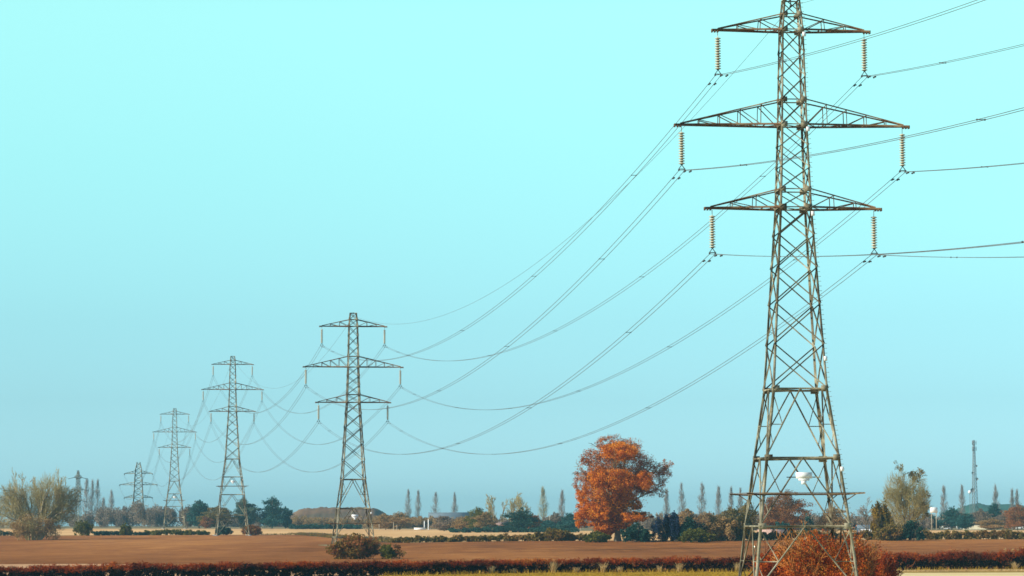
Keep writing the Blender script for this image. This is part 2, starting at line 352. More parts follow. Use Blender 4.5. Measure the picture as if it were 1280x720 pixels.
# ------------------------------------------------------------------ pylons
def zs(rel): return 40.95 + rel
WAIST = -23.3; H2 = -29.3; H3 = -35.2
def half(rel):
    return float(np.interp(rel, [-60, -35.2, -29.3, -23.3, -7.35, 0, 8.45, 11.2], [6.75, 3.98, 3.24, 2.42, 1.42, 1.16, .96, .72]))
ARMS = [('top', 8.45, 9.85, 7.05, 6.55), ('mid', 0, 2.2, 10.45, 9.85), ('low', -7.35, -5.75, 7.85, 7.2)]
INS = 4.05
def corner(rel, sx, sy): h = half(rel); return np.array((sx * h, sy * h, rel))
CORN = [(-1, -1), (1, -1), (1, 1), (-1, 1)]
def make_pylon(name, label, x, y, rz, zmid, zg, near):
    root = empty(name, (x, y, zg), label, 'pylon', 'lattice pylons of the power line', rz)
    off = zmid - zg                                          # local z of the middle arm
    foot = -off
    def L(p): return np.array((p[0], p[1], p[2] + off))
    th = 1.0 if near else 1.15
    # four legs
    lv = [11.2, 8.45, 0, -7.35, WAIST, H2, H3, foot]
    for sx, sy in CORN:
        mb = MB()
        for a, b in zip(lv[:-1], lv[1:]):
            wd = (.15 if a > 0 else .19 if a > -20 else .23) * th
            mb.angle(L(corner(a, sx, sy)), L(corner(b, sx, sy)), wd, (0, sy, 0), (-sx, 0, 0), wd * .2)
        if near:                                             # gusset plates at the joints
            for q, g_ in ((9.85, .42), (8.45, .5), (2.2, .5), (0, .55), (-5.75, .5), (-7.35, .6), (WAIST, .6), (H2, .6), (H3, .6)):
                c = L(corner(q, sx, sy)); x2, y2 = c[0] - sx * g_, c[1] - sy * g_
                mb.box((min(c[0], x2), c[1] + sy * .012 - .008, c[2] - g_ * .45), (max(c[0], x2), c[1] + sy * .012 + .008, c[2] + g_ * .45))
                mb.box((c[0] + sx * .012 - .008, min(c[1], y2), c[2] - g_ * .45), (c[0] + sx * .012 + .008, max(c[1], y2), c[2] + g_ * .45))
        if near and (sx, sy) == (1, -1):                     # climbing pegs
            for q in np.arange(foot + 4, 11, .42):
                c = L(corner(q, sx, sy)); mb.bar(c, c + np.array((.22 if int(q * 10) % 2 else 0.2, -.05, 0)), .035)
        lg = mb.build('leg', STEEL, root)
        mf = MB(); c = L(corner(foot, sx, sy)); mf.box((c[0] - .6, c[1] - .6, -.6), (c[0] + .6, c[1] + .6, .35)); mf.build('footing', G_STUB if 0 else ASPH, lg)
    # bracing, face by face
    br = MB()
    faces = [((-1, -1), (1, -1), (0, -1, 0)), ((1, -1), (1, 1), (1, 0, 0)), ((1, 1), (-1, 1), (0, 1, 0)), ((-1, 1), (-1, -1), (-1, 0, 0))]
    def xpanel(a, b, w_):
        for A, B, n in faces:
            n = np.array(n, float)
            br.angle(L(corner(a, *A)), L(corner(b, *B)), w_, n)
            br.angle(L(corner(a, *B)) - n * .03, L(corner(b, *A)) - n * .03, w_, -n)
    def ring(a, w_, cross=False):
        for A, B, n in faces: br.angle(L(corner(a, *A)), L(corner(a, *B)), w_, n)
        if cross:
            br.angle(L(corner(a, -1, -1)), L(corner(a, 1, 1)), w_ * .7, (0, 0, 1)); br.angle(L(corner(a, 1, -1)) - (0, 0, .05), L(corner(a, -1, 1)) - (0, 0, .05), w_ * .7, (0, 0, 1))
    for a, b in ((11.2, 9.85), (9.85, 8.45), (8.45, 6.4), (6.4, 4.3), (4.3, 2.2), (2.2, 0), (0, -1.9), (-1.9, -3.8), (-3.8, -5.75), (-5.75, -7.35)): xpanel(a, b, .09 * th)
    q = -7.35
    for h in (2.45, 2.85, 3.2, 3.55, 3.9): xpanel(q, q - h, .11 * th); q -= h
    for a in (11.2, 9.85, 8.45, 2.2, 0, -5.75, -7.35): ring(a, .10 * th, a in (8.45, 0, -7.35))
    lvl = [WAIST, H2, H3]
    rest = H3 - foot
    if rest > 9: lvl += [H3 - rest / 2, foot]
    else: lvl += [foot]
    for i, (a, b) in enumerate(zip(lvl[:-1], lvl[1:])):
        ring(a, .15 * th, True)
        for A, B, n in faces:
            n = np.array(n, float)
            ca, cb = corner(a, *A), corner(a, *B); top = (ca + cb) / 2
            for P, P0 in ((corner(b, *A), ca), (corner(b, *B), cb)):
                br.angle(L(top), L(P), .12 * th, n)
                mid = top + (P - top) * .52; leg = P0 + (P - P0) * .52
                br.angle(L(leg) - n * .02, L(mid) - n * .02, .075 * th, n)
                br.angle(L(P0 + (P - P0) * .03) - n * .04, L(mid) - n * .04, .075 * th, n)
                m2 = top + (P - top) * .8; l2 = P0 + (P - P0) * .8
                br.angle(L(leg) - n * .03, L(m2) - n * .03, .065 * th, n)
    br.build('bracing', STEEL, root)
    # six cross arms with their insulator strings
    ends = {}
    for nm, z0, z1, tip, hang in ARMS:
        for s in (-1, 1):
            a = MB(); h0, h1 = half(z0), half(z1)
            tipp = {}
            for sy in (-1, 1):
                B0 = np.array((s * h0, sy * h0, z0)); T0 = np.array((s * h1, sy * h1, z1)); E = np.array((s * (tip - .5), sy * .16, z0)); E2 = E + (s * .5, 0, 0)
                a.angle(L(B0), L(E2), .17 * th, (0, sy, 0)); a.angle(L(T0), L(E + (0, 0, .12)), .11 * th, (0, sy, 0))
                nv = 4 if nm == 'mid' else 2
                for k in range(nv):
                    t = (k + 1) / (nv + .9); pb = B0 + (E - B0) * t; pt = T0 + (E - T0) * t
                    a.angle(L(pb), L(pt), .07 * th, (0, sy, 0)) if k < nv - (nm == 'mid') or 1 else None
                    t0 = k / (nv + .9); pb0 = B0 + (E - B0) * t0
                    a.angle(L(pb0) + (0, -sy * .03, 0), L(pt) + (0, -sy * .03, 0), .075 * th, (0, sy, 0))
            k = 6 if nm == 'mid' else 4
            for i in range(k):
                t0, t1 = i / k, (i + 1) / k; yy = lambda t: h0 + (.16 - h0) * t; xx = lambda t: s * (h0 + (tip - .5 - h0) * t)
                sg = 1 if i % 2 else -1
                a.angle(L((xx(t0), sg * yy(t0), z0 - .02)), L((xx(t1), -sg * yy(t1), z0 - .02)), .07 * th, (0, 0, 1))
                a.angle(L((xx(t1), -yy(t1), z0 - .04)), L((xx(t1), yy(t1), z0 - .04)), .07 * th, (0, 0, 1))
            for bx in (0, .25, .5): a.box(tuple(L((s * (tip - bx) - .06, -.22, z0 - .2))), tuple(L((s * (tip - bx) + .06, .22, z0 - .05))))
            a.bar(L((s * (tip - .02), -.2, z0)), L((s * (tip - .02), .2, z0)), .16, (0, 0, 1))
            arm = a.build('cross_arm', STEEL_ARM, root)
            ix = s * hang
            ib = MB(); ztop = z0 - .15
            ib.lathe([(.03, 0), (.03, -.5)], L((ix, 0, ztop)), 6)
            rp = MB(); n = 13; k = 12 if near else 7; sp_ = (INS - 1.15) / n
            ib.lathe([(.045, 0), (.045, -n * sp_)], L((ix, 0, ztop - .5)), 6)
            pi_, pg = [], []
            for j in range(n):
                zz = -.5 - (j + .5) * sp_
                pi_ += [(.07, zz + .10), (.27, zz + .02), (.28, zz - .02), (.08, zz - .05)]
                pg += [(.05, zz - .03), (.10, zz - .045), (.15, zz - .055), (.12, zz - .105), (.075, zz - .115)]
            ib.lathe(pi_, L((ix, 0, ztop)), k); rp.lathe(pg, L((ix, 0, ztop)), k)
            ins = ib.build('insulator_string', PORC, root)
            rp.build('glazed_cap', PORC2, ins)
            yk = MB(); zy = ztop - .5 - n * sp_; zb = -INS + z0
            yk.bar(L((ix, 0, zy)), L((ix - .27, 0, zb + .12)), .06); yk.bar(L((ix, 0, zy)), L((ix + .27, 0, zb + .12)), .06)
            yk.bar(L((ix - .3, 0, zb + .12)), L((ix + .3, 0, zb + .12)), .07)
            for e in (-.25, .25): yk.box(tuple(L((ix + e - .05, -.2, zb - .03))), tuple(L((ix + e + .05, .2, zb + .12))))
            yk.build('yoke', DARKM, root)
            ends[(nm, s)] = (ix, 0, zb + off)
    # earth wire clamp
    ew = MB(); ew.bar(L((0, -half(11.2), 11.25)), L((0, half(11.2), 11.25)), .09); ew.bar(L((0, 0, 11.25)), L((0, 0, 10.7)), .07); ew.box(tuple(L((-.07, -.22, 10.6))), tuple(L((.07, .22, 10.72)))); ew.build('earth_wire_clamp', DARKM, root)
    ends[('earth', 0)] = (0, 0, 10.62 + off)
    # anti-climbing guard
    g = MB(); zr = H3 + 2.75; hh = half(zr)
    for sx, sy in CORN:
        c = L((sx * hh, sy * hh, zr)); d = np.array((sx, sy * .6, .0)) * 1.5
        g.angle(c - d * .2, c + d + (0, 0, .12), .11 * th, (0, 0, 1))
        g.angle(c + (0, 0, -.6), c + d * .6 + (0, 0, .05), .06 * th, (sx, sy, 0))
    for e, dz in ((.35, .04), (.8, .07), (1.2, .1), (1.48, .13)):
        ps = [L((sx * (hh + e), sy * (hh + e * .6), zr + dz)) for sx, sy in CORN]
        for i in range(4): g.bar(ps[i], ps[(i + 1) % 4], .02)
    for A, B, n in faces: g.angle(L(corner(zr, *A)), L(corner(zr, *B)), .06 * th, n)
    g.build('climbing_guard', STEEL_ARM, root)
    # white plates
    s = MB(); zp = H2 - 1.7
    yy = -half(zp) - .08
    s.box(tuple(L((-.7, yy - .03, zp - .12))), tuple(L((.7, yy, zp + .42)))); s.box(tuple(L((-.48, yy - .03, zp - .3))), tuple(L((.48, yy, zp - .12)))); s.box(tuple(L((-.24, yy - .03, zp - .62))), tuple(L((.2, yy, zp - .3))))
    pl = s.build('sign_plate', WHITE, root)
    s = MB(); s.angle(L((-1.5, yy + .06, zp)), L((1.5, yy + .06, zp)), .08, (0, -1, 0)); s.build('sign_bracket', STEEL, pl)
    for q in ((8.0, -.45, -7.95, -20.7, H2 - 1.0) if near else (H2 - 1.,)):
        c = L(corner(q, 1, -1)); s = MB()
        s.box((c[0] - .14, c[1] - .06, c[2] - .2), (c[0] + .16, c[1] - .02, c[2] + .2)); s.build('number_plate', WHITE, root)
    M = Matrix.Translation((x, y, zg)) @ Matrix.Rotation(rz, 4, 'Z')
    return root, {k: np.array(M @ Vector(e)) for k, e in ends.items()}

T = [(gx(990.1, 250), 250.), (-32.95, 593.), (-93.9, 960.), (-160.8, 1360.), (gx(173, 1834), 1834.)]
def wx(px, py, D): return unproj(px, py, D)
P1x = wx(990.1, 157, 250)[0]; P2x = wx(441.5, 458.7, 593)[0]; P3x = wx(290.8, 486.9, 960)[0]; P4x = wx(218.3, 540, 1360)[0]
RZ = math.atan(.167)
zm = [wx(990.1, 157, 250)[1], wx(441.5, 458.7, 593)[1], wx(290.8, 486.9, 960)[1], wx(218.3, 540, 1360)[1]]
pyl = [make_pylon('pylon', 'nearest and by far the largest weathered lattice pylon with orange bushes at its feet', P1x, 250, RZ - math.radians(4.5), zm[0], 0, True),
       make_pylon('pylon', 'second largest lattice pylon rising behind a low brown bramble clump in the ploughed field', P2x, 593, RZ, zm[1], gz(P2x, 593), False),
       make_pylon('pylon', 'third lattice pylon with white plate standing between dark round trees at the field edge', P3x, 960, RZ, zm[2], gz(P3x, 960), False),
       make_pylon('pylon', 'slim hazy lattice pylon, fourth in the line, just right of the stubby tension pylon', P4x, 1360, RZ, zm[3], gz(P4x, 1360), False)]
# tension pylon, fifth
def tension_pylon(x, y, rz, tops, name_, label, group, sc=1.0):
    zg = gz(x, y); root = empty(name_, (x, y, zg), label, 'pylon', group, rz)
    top, arms, bw = tops
    def hb(z): return float(np.interp(z, [0, arms[-1][0], top - 5, top], [bw * 1.35, bw, bw * .7, bw * .35]))
    for sx, sy in CORN:
        mb = MB(); zl = [0, arms[-1][0], top - 5, top]
        for a, b in zip(zl[:-1], zl[1:]): mb.angle((sx * hb(a), sy * hb(a), a), (sx * hb(b), sy * hb(b), b), .38 * sc, (0, sy, 0), (-sx, 0, 0))
        mb.build('leg', STEEL, root)
    mb = MB(); z = 0
    while z < top - 2:
        h = max(hb(z) * 1.25, 1.5); z2 = min(z + h, top)
        for i in range(4):
            A, B = CORN[i], CORN[(i + 1) % 4]; n = np.array((A[0] + B[0], A[1] + B[1], 0), float)
            a0 = np.array((A[0] * hb(z), A[1] * hb(z), z)); b0 = np.array((B[0] * hb(z), B[1] * hb(z), z))
            a1 = np.array((A[0] * hb(z2), A[1] * hb(z2), z2)); b1 = np.array((B[0] * hb(z2), B[1] * hb(z2), z2))
            mb.angle(a0, b1, .2 * sc, n); mb.angle(b0, a1, .2 * sc, n); mb.angle(a1, b1, .2 * sc, n)
        z = z2
    mb.build('bracing', STEEL, root); ends = {}
    for (za, tip), nm in zip(arms, ('top', 'mid', 'low')):
        for s in (-1, 1):
            a = MB(); h0 = hb(za); h1 = hb(za + 1.8)
            for sy in (-1, 1):
                B0 = np.array((s * h0, sy * h0, za)); T0 = np.array((s * h1, sy * h1, za + 1.8)); E = np.array((s * tip, sy * .2, za))
                a.angle(B0, E, .3 * sc, (0, sy, 0)); a.angle(T0, E + (0, 0, .15), .22 * sc, (0, sy, 0))
                for k in range(3):
                    t = (k + 1) / 4; a.angle(B0 + (E - B0) * t, T0 + (E - T0) * t, .14 * sc, (0, sy, 0)); a.angle(B0 + (E - B0) * (t - .25), T0 + (E - T0) * t, .14 * sc, (0, sy, 0))
            a.build('cross_arm', STEEL, root)
            t_ = MB()
            for q in (-1, 1): t_.bar((s * tip, 0, za), (s * tip - s * .1, q * 3.6, za - .7), .22)
            t_.build('insulator_string', PORC2, root)
            ends[(nm, s)] = (s * tip, -3.6, za - .7)
    ends[('earth', 0)] = (0, 0, top)
    M = Matrix.Translation((x, y, zg)) @ Matrix.Rotation(rz, 4, 'Z')
    return root, {k: np.array(M @ Vector(e)) for k, e in ends.items()}
P5x = wx(173, 605, 1834)[0]; g5 = gz(P5x, 1834)
zz = [wx(173, yy, 1834)[1] - g5 for yy in (577.5, 592, 606, 622)]
p5 = tension_pylon(P5x, 1834, RZ - .1, (zz[0], [(zz[1], 9), (zz[2], 12), (zz[3], 9)], 3.1), 'pylon', 'fifth and farthest pylon of the line, short and stubby, half sunk in misty woodland', 'lattice pylons of the power line')
pyl.append(p5)
# another line's pylon behind the bare tree at the left
P6x = wx(97.5, 620, 1500)[0]; g6 = gz(P6x, 1500)
z6 = [wx(97, yy, 1500)[1] - g6 for yy in (588, 597, 612, 626)]
tension_pylon(P6x, 1500, RZ + math.radians(62), (z6[0], [(z6[1], 4.5), (z6[2], 6), (z6[3], 4.5)], 1.2), 'pylon', 'narrow pylon seen almost edge-on right behind the large bare willow', None, .55)

# ------------------------------------------------------------------ conductors
def hang(a, b, sag, n):
    t = np.linspace(0, 1, n)[:, None]; p = a + (b - a) * t; p[:, 2] -= (4 * sag * t * (1 - t))[:, 0]; return p
P0 = {k: e + np.array((.167 * 343 + 0, -343 - 0, 0)) for k, e in pyl[0][1].items()}
for k in P0: P0[k][0] = pyl[1][1][k][0] + (pyl[1][1][k][1] * 0) + 0
line = [pyl[i][1] for i in range(5)]
c0 = np.array((P1x, 250.)); d0 = np.array((.1675, -1.0))
for k in P0:                                         # the next tower, behind the camera
    off = line[1][k] - np.array((P2x, 593., zm[1])); P0[k] = np.array((c0[0] + .1675 * 343, -93., zm[0])) + off
spans = [(P0, line[0], 9.6, 'from the nearest pylon out to the upper right', .024),
         (line[0], line[1], 11.5, 'between the nearest pylon and the second', .026),
         (line[1], line[2], 13.2, 'between the second pylon and the third', .032),
         (line[2], line[3], 15.0, 'between the third pylon and the fourth', .035),
         (line[3], line[4], 17.0, 'between the fourth pylon and the hazy fifth', .04)]
nmz = {('top', -1): 'upper left arm', ('top', 1): 'upper right arm', ('mid', -1): 'middle left arm', ('mid', 1): 'middle right arm', ('low', -1): 'lower left arm', ('low', 1): 'lower right arm'}
for si, (A, B, sag, where, r) in enumerate(spans):
    for key in A:
        a, b = A[key], B[key]
        if key[0] == 'earth':
            V, Fc = curve_tube(hang(a, b, sag * .95, 60), r * .75, 5)
            o = mesh_obj('earth_wire', V, Fc, WIRE, None, True)
            prop(o, 'thin single earth wire %s, from peak to peak' % where if si else 'thin single earth wire running from the nearest pylon peak towards the viewer', 'wire', 'earth wires'); continue
        root = empty('power_cable', tuple(a), 'twin cable %s, on %s' % (where, nmz[key]), 'power cable', 'twin power cables')
        lat = np.array((math.cos(RZ), math.sin(RZ), 0)) * .25
        mid = hang(a, b, sag, 72)
        for s in (-1, 1):
            V, Fc = curve_tube(mid + lat * s - a, r, 5); mesh_obj('conductor', V, Fc, WIRE, root, True)
        Lh = np.linalg.norm(b - a)
        if si <= 1:
            ns_ = 6
            for j in range(ns_):
                t = (j + .62) / ns_; p = a + (b - a) * t; p[2] -= 4 * sag * t * (1 - t); m_ = MB(); p = p - a
                m_.bar(p - lat * 1.05, p + lat * 1.05, .045); m_.box(tuple(p - lat - (.04, .06, .05)), tuple(p - lat + (.04, .06, .05))); m_.box(tuple(p + lat - (.04, .06, .05)), tuple(p + lat + (.04, .06, .05)))
                m_.build('spacer', DARKM, root)
            for t in ((1 - 2.2 / Lh,) if si == 0 else (2.2 / Lh, 1 - 2.2 / Lh)):
                for s in (-1, 1):
                    p = a + (b - a) * t; p[2] -= 4 * sag * t * (1 - t) + .12; p = p + lat * s - a; dv = (b - a) / Lh; m_ = MB()
                    m_.bar(p - dv * .28, p + dv * .28, .035); m_.bar(p - dv * .32, p - dv * .16, .12); m_.bar(p + dv * .16, p + dv * .32, .12); m_.bar(p, p + (0, 0, .12), .06)
                    m_.build('damper', DARKM, root)

# ------------------------------------------------------------------ the autumn oak
def oak():
    D = 680; px0, py0 = 772, 677; (bx, by, bz) = base_of(px0, D); s = D / F
    root = empty('oak_tree', (bx, by, bz), 'big solitary oak in orange autumn leaf with a pale trunk at the field edge', 'tree')
    bl = [(775, 560, 27, 13), (745, 574, 18, 11), (736, 592, 17, 13), (803, 586, 22, 13), (824, 597, 16, 15), (812, 612, 22, 11), (770, 598, 34, 17), (745, 614, 22, 12),
          (735, 638, 15, 12), (765, 636, 24, 15), (801, 646, 16, 6), (753, 656, 18, 8), (778, 620, 20, 10), (728, 604, 12, 12), (770, 655, 24, 8), (726, 650, 9, 8), (733, 574, 10, 8), (790, 571, 18, 12), (758, 552, 14, 8), (833, 586, 10, 10), (760, 664, 14, 6), (762, 625, 34, 34), (785, 590, 34, 26), (748, 600, 20, 26), (795, 632, 10, 7), (790, 603, 24, 12), (728, 622, 10, 9), (762, 577, 20, 13), (745, 646, 20, 8), (783, 652, 14, 7), (725, 645, 8, 5)]
    B = [((px - px0) * s, 0, (py0 - py) * s, rx * s, min(rx, 24) * s * .95, ry * s) for px, py, rx, ry in bl]
    R = np.random.default_rng(5); B2 = []
    for b in B: B2.append((b[0], R.uniform(-2.0, 2.0), b[2], b[3], b[4], b[5] * 1.12))
    extra = [(b[0] * .6, q * 5.2, b[2] * .95, b[3] * .85, b[4] * .8, b[5] * .9) for b in B[:12:2] for q in (-1, 1)]
    up = [b for b in B2 if b[2] > 11.5]; lo = [b for b in B2 if b[2] <= 11.5] + extra
    S = []
    r = np.random.default_rng(2)
    S.append((np.array((0, 0, -.3)), np.array((0, 0, 1.2)), 1.15, .8, 0)); S.append((np.array((0, 0, 1.2)), np.array((.1, 0, 5)), .8, .65, 0)); S.append((np.array((.1, 0, 5)), np.array((.2, .1, 12)), .65, .4, 0)); S.append((np.array((.2, .1, 12)), np.array((.6, 0, 18)), .4, .2, 0))
    for b in B2 + extra:
        h = r.uniform(3.2, 9) if b[2] < 12 else r.uniform(6, 12); p = np.array((0.1, 0, h)); e = np.array(b[:3]); d = e - p; Ln = np.linalg.norm(d)
        grow(r, p, d / Ln, Ln * .95, .24, 2, S, (7, 5), (.6, .7), .38, .1, .12, .45, 1)
    split_tubes(S, 3, .05, root, BARK, TWIG)
    leaf_cloud('crown', lo, 125000, .30, L_OAK, root, 3, 30, .38)
    leaf_cloud('crown', up, 46000, .27, L_OAKP, root, 4, 30, .34)
    cb = MB()
oak()

# ------------------------------------------------------------------ generic trees and bushes
def bare_tree(px, D, ytop, wpx, label, seed, mats=(BARK, TWIG), levels=3, stems=1, group=None, rmin=.045, spread=.5, kids=(7, 6, 5, 4), name='bare_tree', leaves=None, up=.3, start=.25, r0=.022, lobes=None, ntw=0):
    b, H, Wd = size_of(px, D, ytop, wpx); root = empty(name, b, label, 'tree', group)
    R = np.random.default_rng(seed); S = []
    for k in range(stems):
        a = 2 * math.pi * (k + R.uniform(0, .6)) / stems; l = spread * R.uniform(.5, 1.1) if stems > 1 else .05
        grow(R, (math.cos(a) * .3, math.sin(a) * .3, -.3), (math.cos(a) * l, math.sin(a) * l, 1), H * R.uniform(.65, .85), H * r0, levels, S, kids, (.55, .6, .7, .7), .5, up, .14, start)
    S = fit(S, H, Wd); split_tubes(S, 2, rmin, root, mats[0], mats[1])
    if lobes: twig_dome('crown', lobes, ntw, 1.5, .028, mats[1], root, seed)
    if leaves:
        m_, n, sz = leaves
        E = np.array([s[1] for s in S if s[4] >= 2]); E = E[R.integers(0, len(E), 26)]
        leaf_cloud('crown', [(e[0], e[1], e[2], Wd * .11, Wd * .11, H * .07) for e in E], n, sz, m_, root, seed, 6, .5, flat=.5)
    return root
def bush(px, D, ytop, wpx, label, seed, mat, n=2500, size=.35, name='bush', cat='bush', group=None, k=6, depth=None, stems=None, tight=.4, asp=1.0, low=True, prof=None):
    b, H, Wd = size_of(px, D, ytop, wpx); root = empty(name, b, label, cat, group); R = np.random.default_rng(seed); bl = []
    dp = depth or Wd
    for i in range(k):
        x = R.uniform(-.36, .36) * Wd; y = R.uniform(-.33, .33) * dp; u = abs(x) / (Wd / 2); hh = H * (1 - .45 * u * u) * R.uniform(.82, 1)
        bl.append((x, y, hh * .5, Wd * .24, dp * .24, hh * .5))
    bl.append((0, 0, H * .52, Wd * .3, dp * .3, H * .48))
    leaf_cloud('foliage' if cat == 'bush' else 'crown', bl, int(n * 1.9), size * 1.1, mat, root, seed, 12, tight, asp, flat=.02)
    S = []
    for i in range(stems[1] if stems else 5):
        a = R.uniform(0, 6.28); rr = R.uniform(0, .25)
        grow(R, (math.cos(a) * Wd * rr * .6, math.sin(a) * dp * rr * .6, -.2), (math.cos(a) * .5, math.sin(a) * .5, 1), H * R.uniform(.6, .95), max(H * .016, .04), 2, S, (5, 4), (.5, .6), .45, .2, .15, .2, 1)
    V, Fc = tubes([s[0] for s in S], [s[1] for s in S], [max(s[2], .03) for s in S], [max(s[3], .025) for s in S], 3)
    mesh_obj('stems' if cat == 'bush' else 'trunk', V, Fc, stems[0] if stems else BARK, root)
    return root
def round_tree(px, D, ytop, wpx, label, seed, mat, n=3000, size=.5, name='tree', group=None, cone=0, bark=BARK):
    b, H, Wd = size_of(px, D, ytop, wpx); root = empty(name, b, label, 'tree', group); R = np.random.default_rng(seed); bl = []
    for i in range(11):
        t = (i + .5) / 11; z = H * (.16 + .76 * t); wr = (1 - t) ** .6 * (1 - cone * .3) + .12 if cone else math.sqrt(max(.08, 1 - (2 * (t - .42)) ** 2 * .85))
        for q in range(2):
            a = R.uniform(0, 6.28); rr = Wd * .5 * wr * .5
            bl.append((math.cos(a) * rr * R.uniform(.4, 1), math.sin(a) * rr * R.uniform(.4, 1), z, Wd * .5 * wr * .8, Wd * .5 * wr * .8, H * .15))
    leaf_cloud('crown', bl, n, size, mat, root, seed, 8, .45, flat=.3)
    S = []; grow(R, (0, 0, -.3), (0, 0, 1), H * .9, H * .025, 2, S, (8, 4), (.8, .7), .35, .2, .06, .2)
    V, Fc = tubes([s[0] for s in S], [s[1] for s in S], [max(s[2], .06) for s in S], [max(s[3], .05) for s in S], 4); mesh_obj('trunk', V, Fc, bark, root)
    return root
def column(px, D, ytop, wpx, label, seed, mat=TWIG_M, group='slender bare poplars on the horizon', name='poplar_tree', dense=150):
    b, H, Wd = size_of(px, D * 1.3, ytop, wpx * random.Random(seed).uniform(1.35, 1.9)); root = empty(name, b, label, 'tree', group); R = np.random.default_rng(seed); S = []
    ln = R.uniform(-.03, .03) * H; S.append((np.array((0, 0, -.3)), np.array((ln * .4, 0, H * .55)), .3, .18, 0)); S.append((np.array((ln * .4, 0, H * .55)), np.array((ln, 0, H)), .18, .03, 0))
    for i in range(dense):
        t = R.uniform(.08, .93); z = H * t; a = R.uniform(0, 6.28); env = Wd / 2 * (math.sin(math.pi * min(1, (t + .05)) ** .62) ** .8 * .95 + .05)
        L_ = H * R.uniform(.08, .2) * (1 - .5 * t); o = R.uniform(.5, 1) * env
        e = np.array((math.cos(a) * o, math.sin(a) * o, min(z + L_, H * .99))); p = np.array((0, 0, z)); e[0] += ln * t; p[0] += ln * .8 * t; S.append((p, e, .07, .04, 2))
        for j in range(4):
            q = p + (e - p) * R.uniform(.3, 1); S.append((q, q + np.array((R.normal() * .5, R.normal() * .5, R.uniform(.8, 2.8))), .05, .03, 2))
    split_tubes(S, 2, .05, root, BARK, mat); return root
def cloud_mass(name, spans_, mat, n, size, seed, kind='stuff', label=None, cat=None, group=None, twigs=None):
    """spans_: list (px0, px1, D, ytop0, ytop1) -- continuous woods or hedges; n leaves per 100 px"""
    bl = []; R = np.random.default_rng(seed); T = []
    for p0, p1, D, y0, y1, *dd in spans_:
        dep = dd[0] if dd else 20; n1 = max(2, int((p1 - p0) / max(3, (gz(0, D) * 0 + 1) * 7)))
        for i in range(n1):
            t = (i + .5) / n1; px = p0 + (p1 - p0) * t + R.uniform(-2, 2); b, H, _ = size_of(px, D, y0 + (y1 - y0) * t + R.uniform(-.6, .6), 1); H = max(H, .5) * R.uniform(.86, 1.04)
            wd = (p1 - p0) / n1 * D / F * .75
            for q in range(2): bl.append((b[0], b[1] + R.uniform(-dep, dep) * .5, b[2] + H * .5, wd, dep * .35, H * .5, 1))
            if twigs: T.append((b, H, wd))
    tot = sum(p1 - p0 for p0, p1, *_ in spans_)
    o = leaf_cloud(name, bl, int(n * tot / 100), size, mat, None, seed, 10, .5, flat=None)
    return prop(o, label, cat, group, kind)

# --- hedges of the middle distance
def hedge_thing(name, pts, ns, size, mat, seed, label, wdt=1.6, stem=BARK, group=None, low=None):
    """pts: (px, D, height m); returns an empty > foliage, stems"""
    R = np.random.default_rng(seed); x0, y0, z0 = base_of(pts[0][0], pts[0][1]); root = empty(name, (x0, y0, z0), label, 'hedge', group); bl = []; A = []; Bq = []
    for (p0, D0, h0), (p1, D1, h1) in zip(pts[:-1], pts[1:]):
        a = base_of(p0, D0); b = base_of(p1, D1); L_ = math.hypot(a[0] - b[0], a[1] - b[1]); k = max(2, int(L_ / (wdt * .8)))
        for i in range(k):
            t = (i + .5) / k; D = D0 + (D1 - D0) * t; x = a[0] + (b[0] - a[0]) * t; y = a[1] + (b[1] - a[1]) * t; z = gz(x, y); h = (h0 + (h1 - h0) * t) * R.uniform(.78, 1.12)
            bl.append((x - x0, y - y0 + R.uniform(-.3, .3), z - z0 + h * .5, wdt * .75, wdt * .6, h * .5))
            for q in range(3):
                xx = x - x0 + R.uniform(-wdt, wdt) * .5; yy_ = y - y0 + R.uniform(-.5, .5); A.append((xx, yy_, z - z0 - .1)); Bq.append((xx + R.normal() * .3, yy_ + R.normal() * .3, z - z0 + h * R.uniform(.8, 1.15)))
    leaf_cloud('foliage', bl, int(ns * 2), size * 1.1, mat, root, seed, 9, .55, flat=None)
    V, Fc = tubes(A, Bq, [.05] * len(A), [.025] * len(A), 3); mesh_obj('stems', V, Fc, stem, root)
    return root
hedge_thing('hedge', [(492, 694, 1.5), (560, 694, 1.6), (640, 694, 1.7), (700, 694, 2.0), (762, 692, 2.1)], 9000, .42, L_OLIVE, 11, 'low olive brown hedge on the far field edge, left of the big orange oak')
hedge_thing('hedge', [(1085, 692, 2.0), (1150, 692, 2.3), (1220, 692, 2.2), (1330, 692, 2.5)], 9000, .42, L_OLIVE, 12, 'low olive hedge across the far field edge at the right, before the road')
hedge_thing('hedge', [(180, 990, 1.6), (215, 990, 2.1), (240, 990, 1.7), (262, 990, 1.2)], 3200, .5, L_GREEN, 13, 'low green hedge left of the third pylon along the field edge')
hedge_thing('hedge', [(118, 990, 1.3), (140, 990, 1.6), (152, 990, 1.2), (182, 990, 1.0)], 2000, .5, L_DARK, 14, 'low dark hedge bit joining two green bushes right of the willow')
hedge_thing('hedge', [(-50, 985, 1.6), (0, 985, 1.7), (30, 985, .9)], 2200, .5, L_DARK, 15, 'short dark hedge under the bare willow at the left border')
hedge_thing('hedge', [(322, 990, .7), (350, 990, .5), (372, 985, .9), (400, 900, 1.2), (450, 760, 1.2), (492, 695, 1.4)], 3200, .45, L_OLIVE, 16, 'very low scrubby hedge between the third pylon and the second')
hedge_thing('hedge', [(884, 692, 2.2), (930, 692, 2.0), (980, 692, 2.1), (1086, 692, 2.2)], 7500, .42, L_OLIVE, 17, 'olive hedge seen through the legs of the nearest pylon')
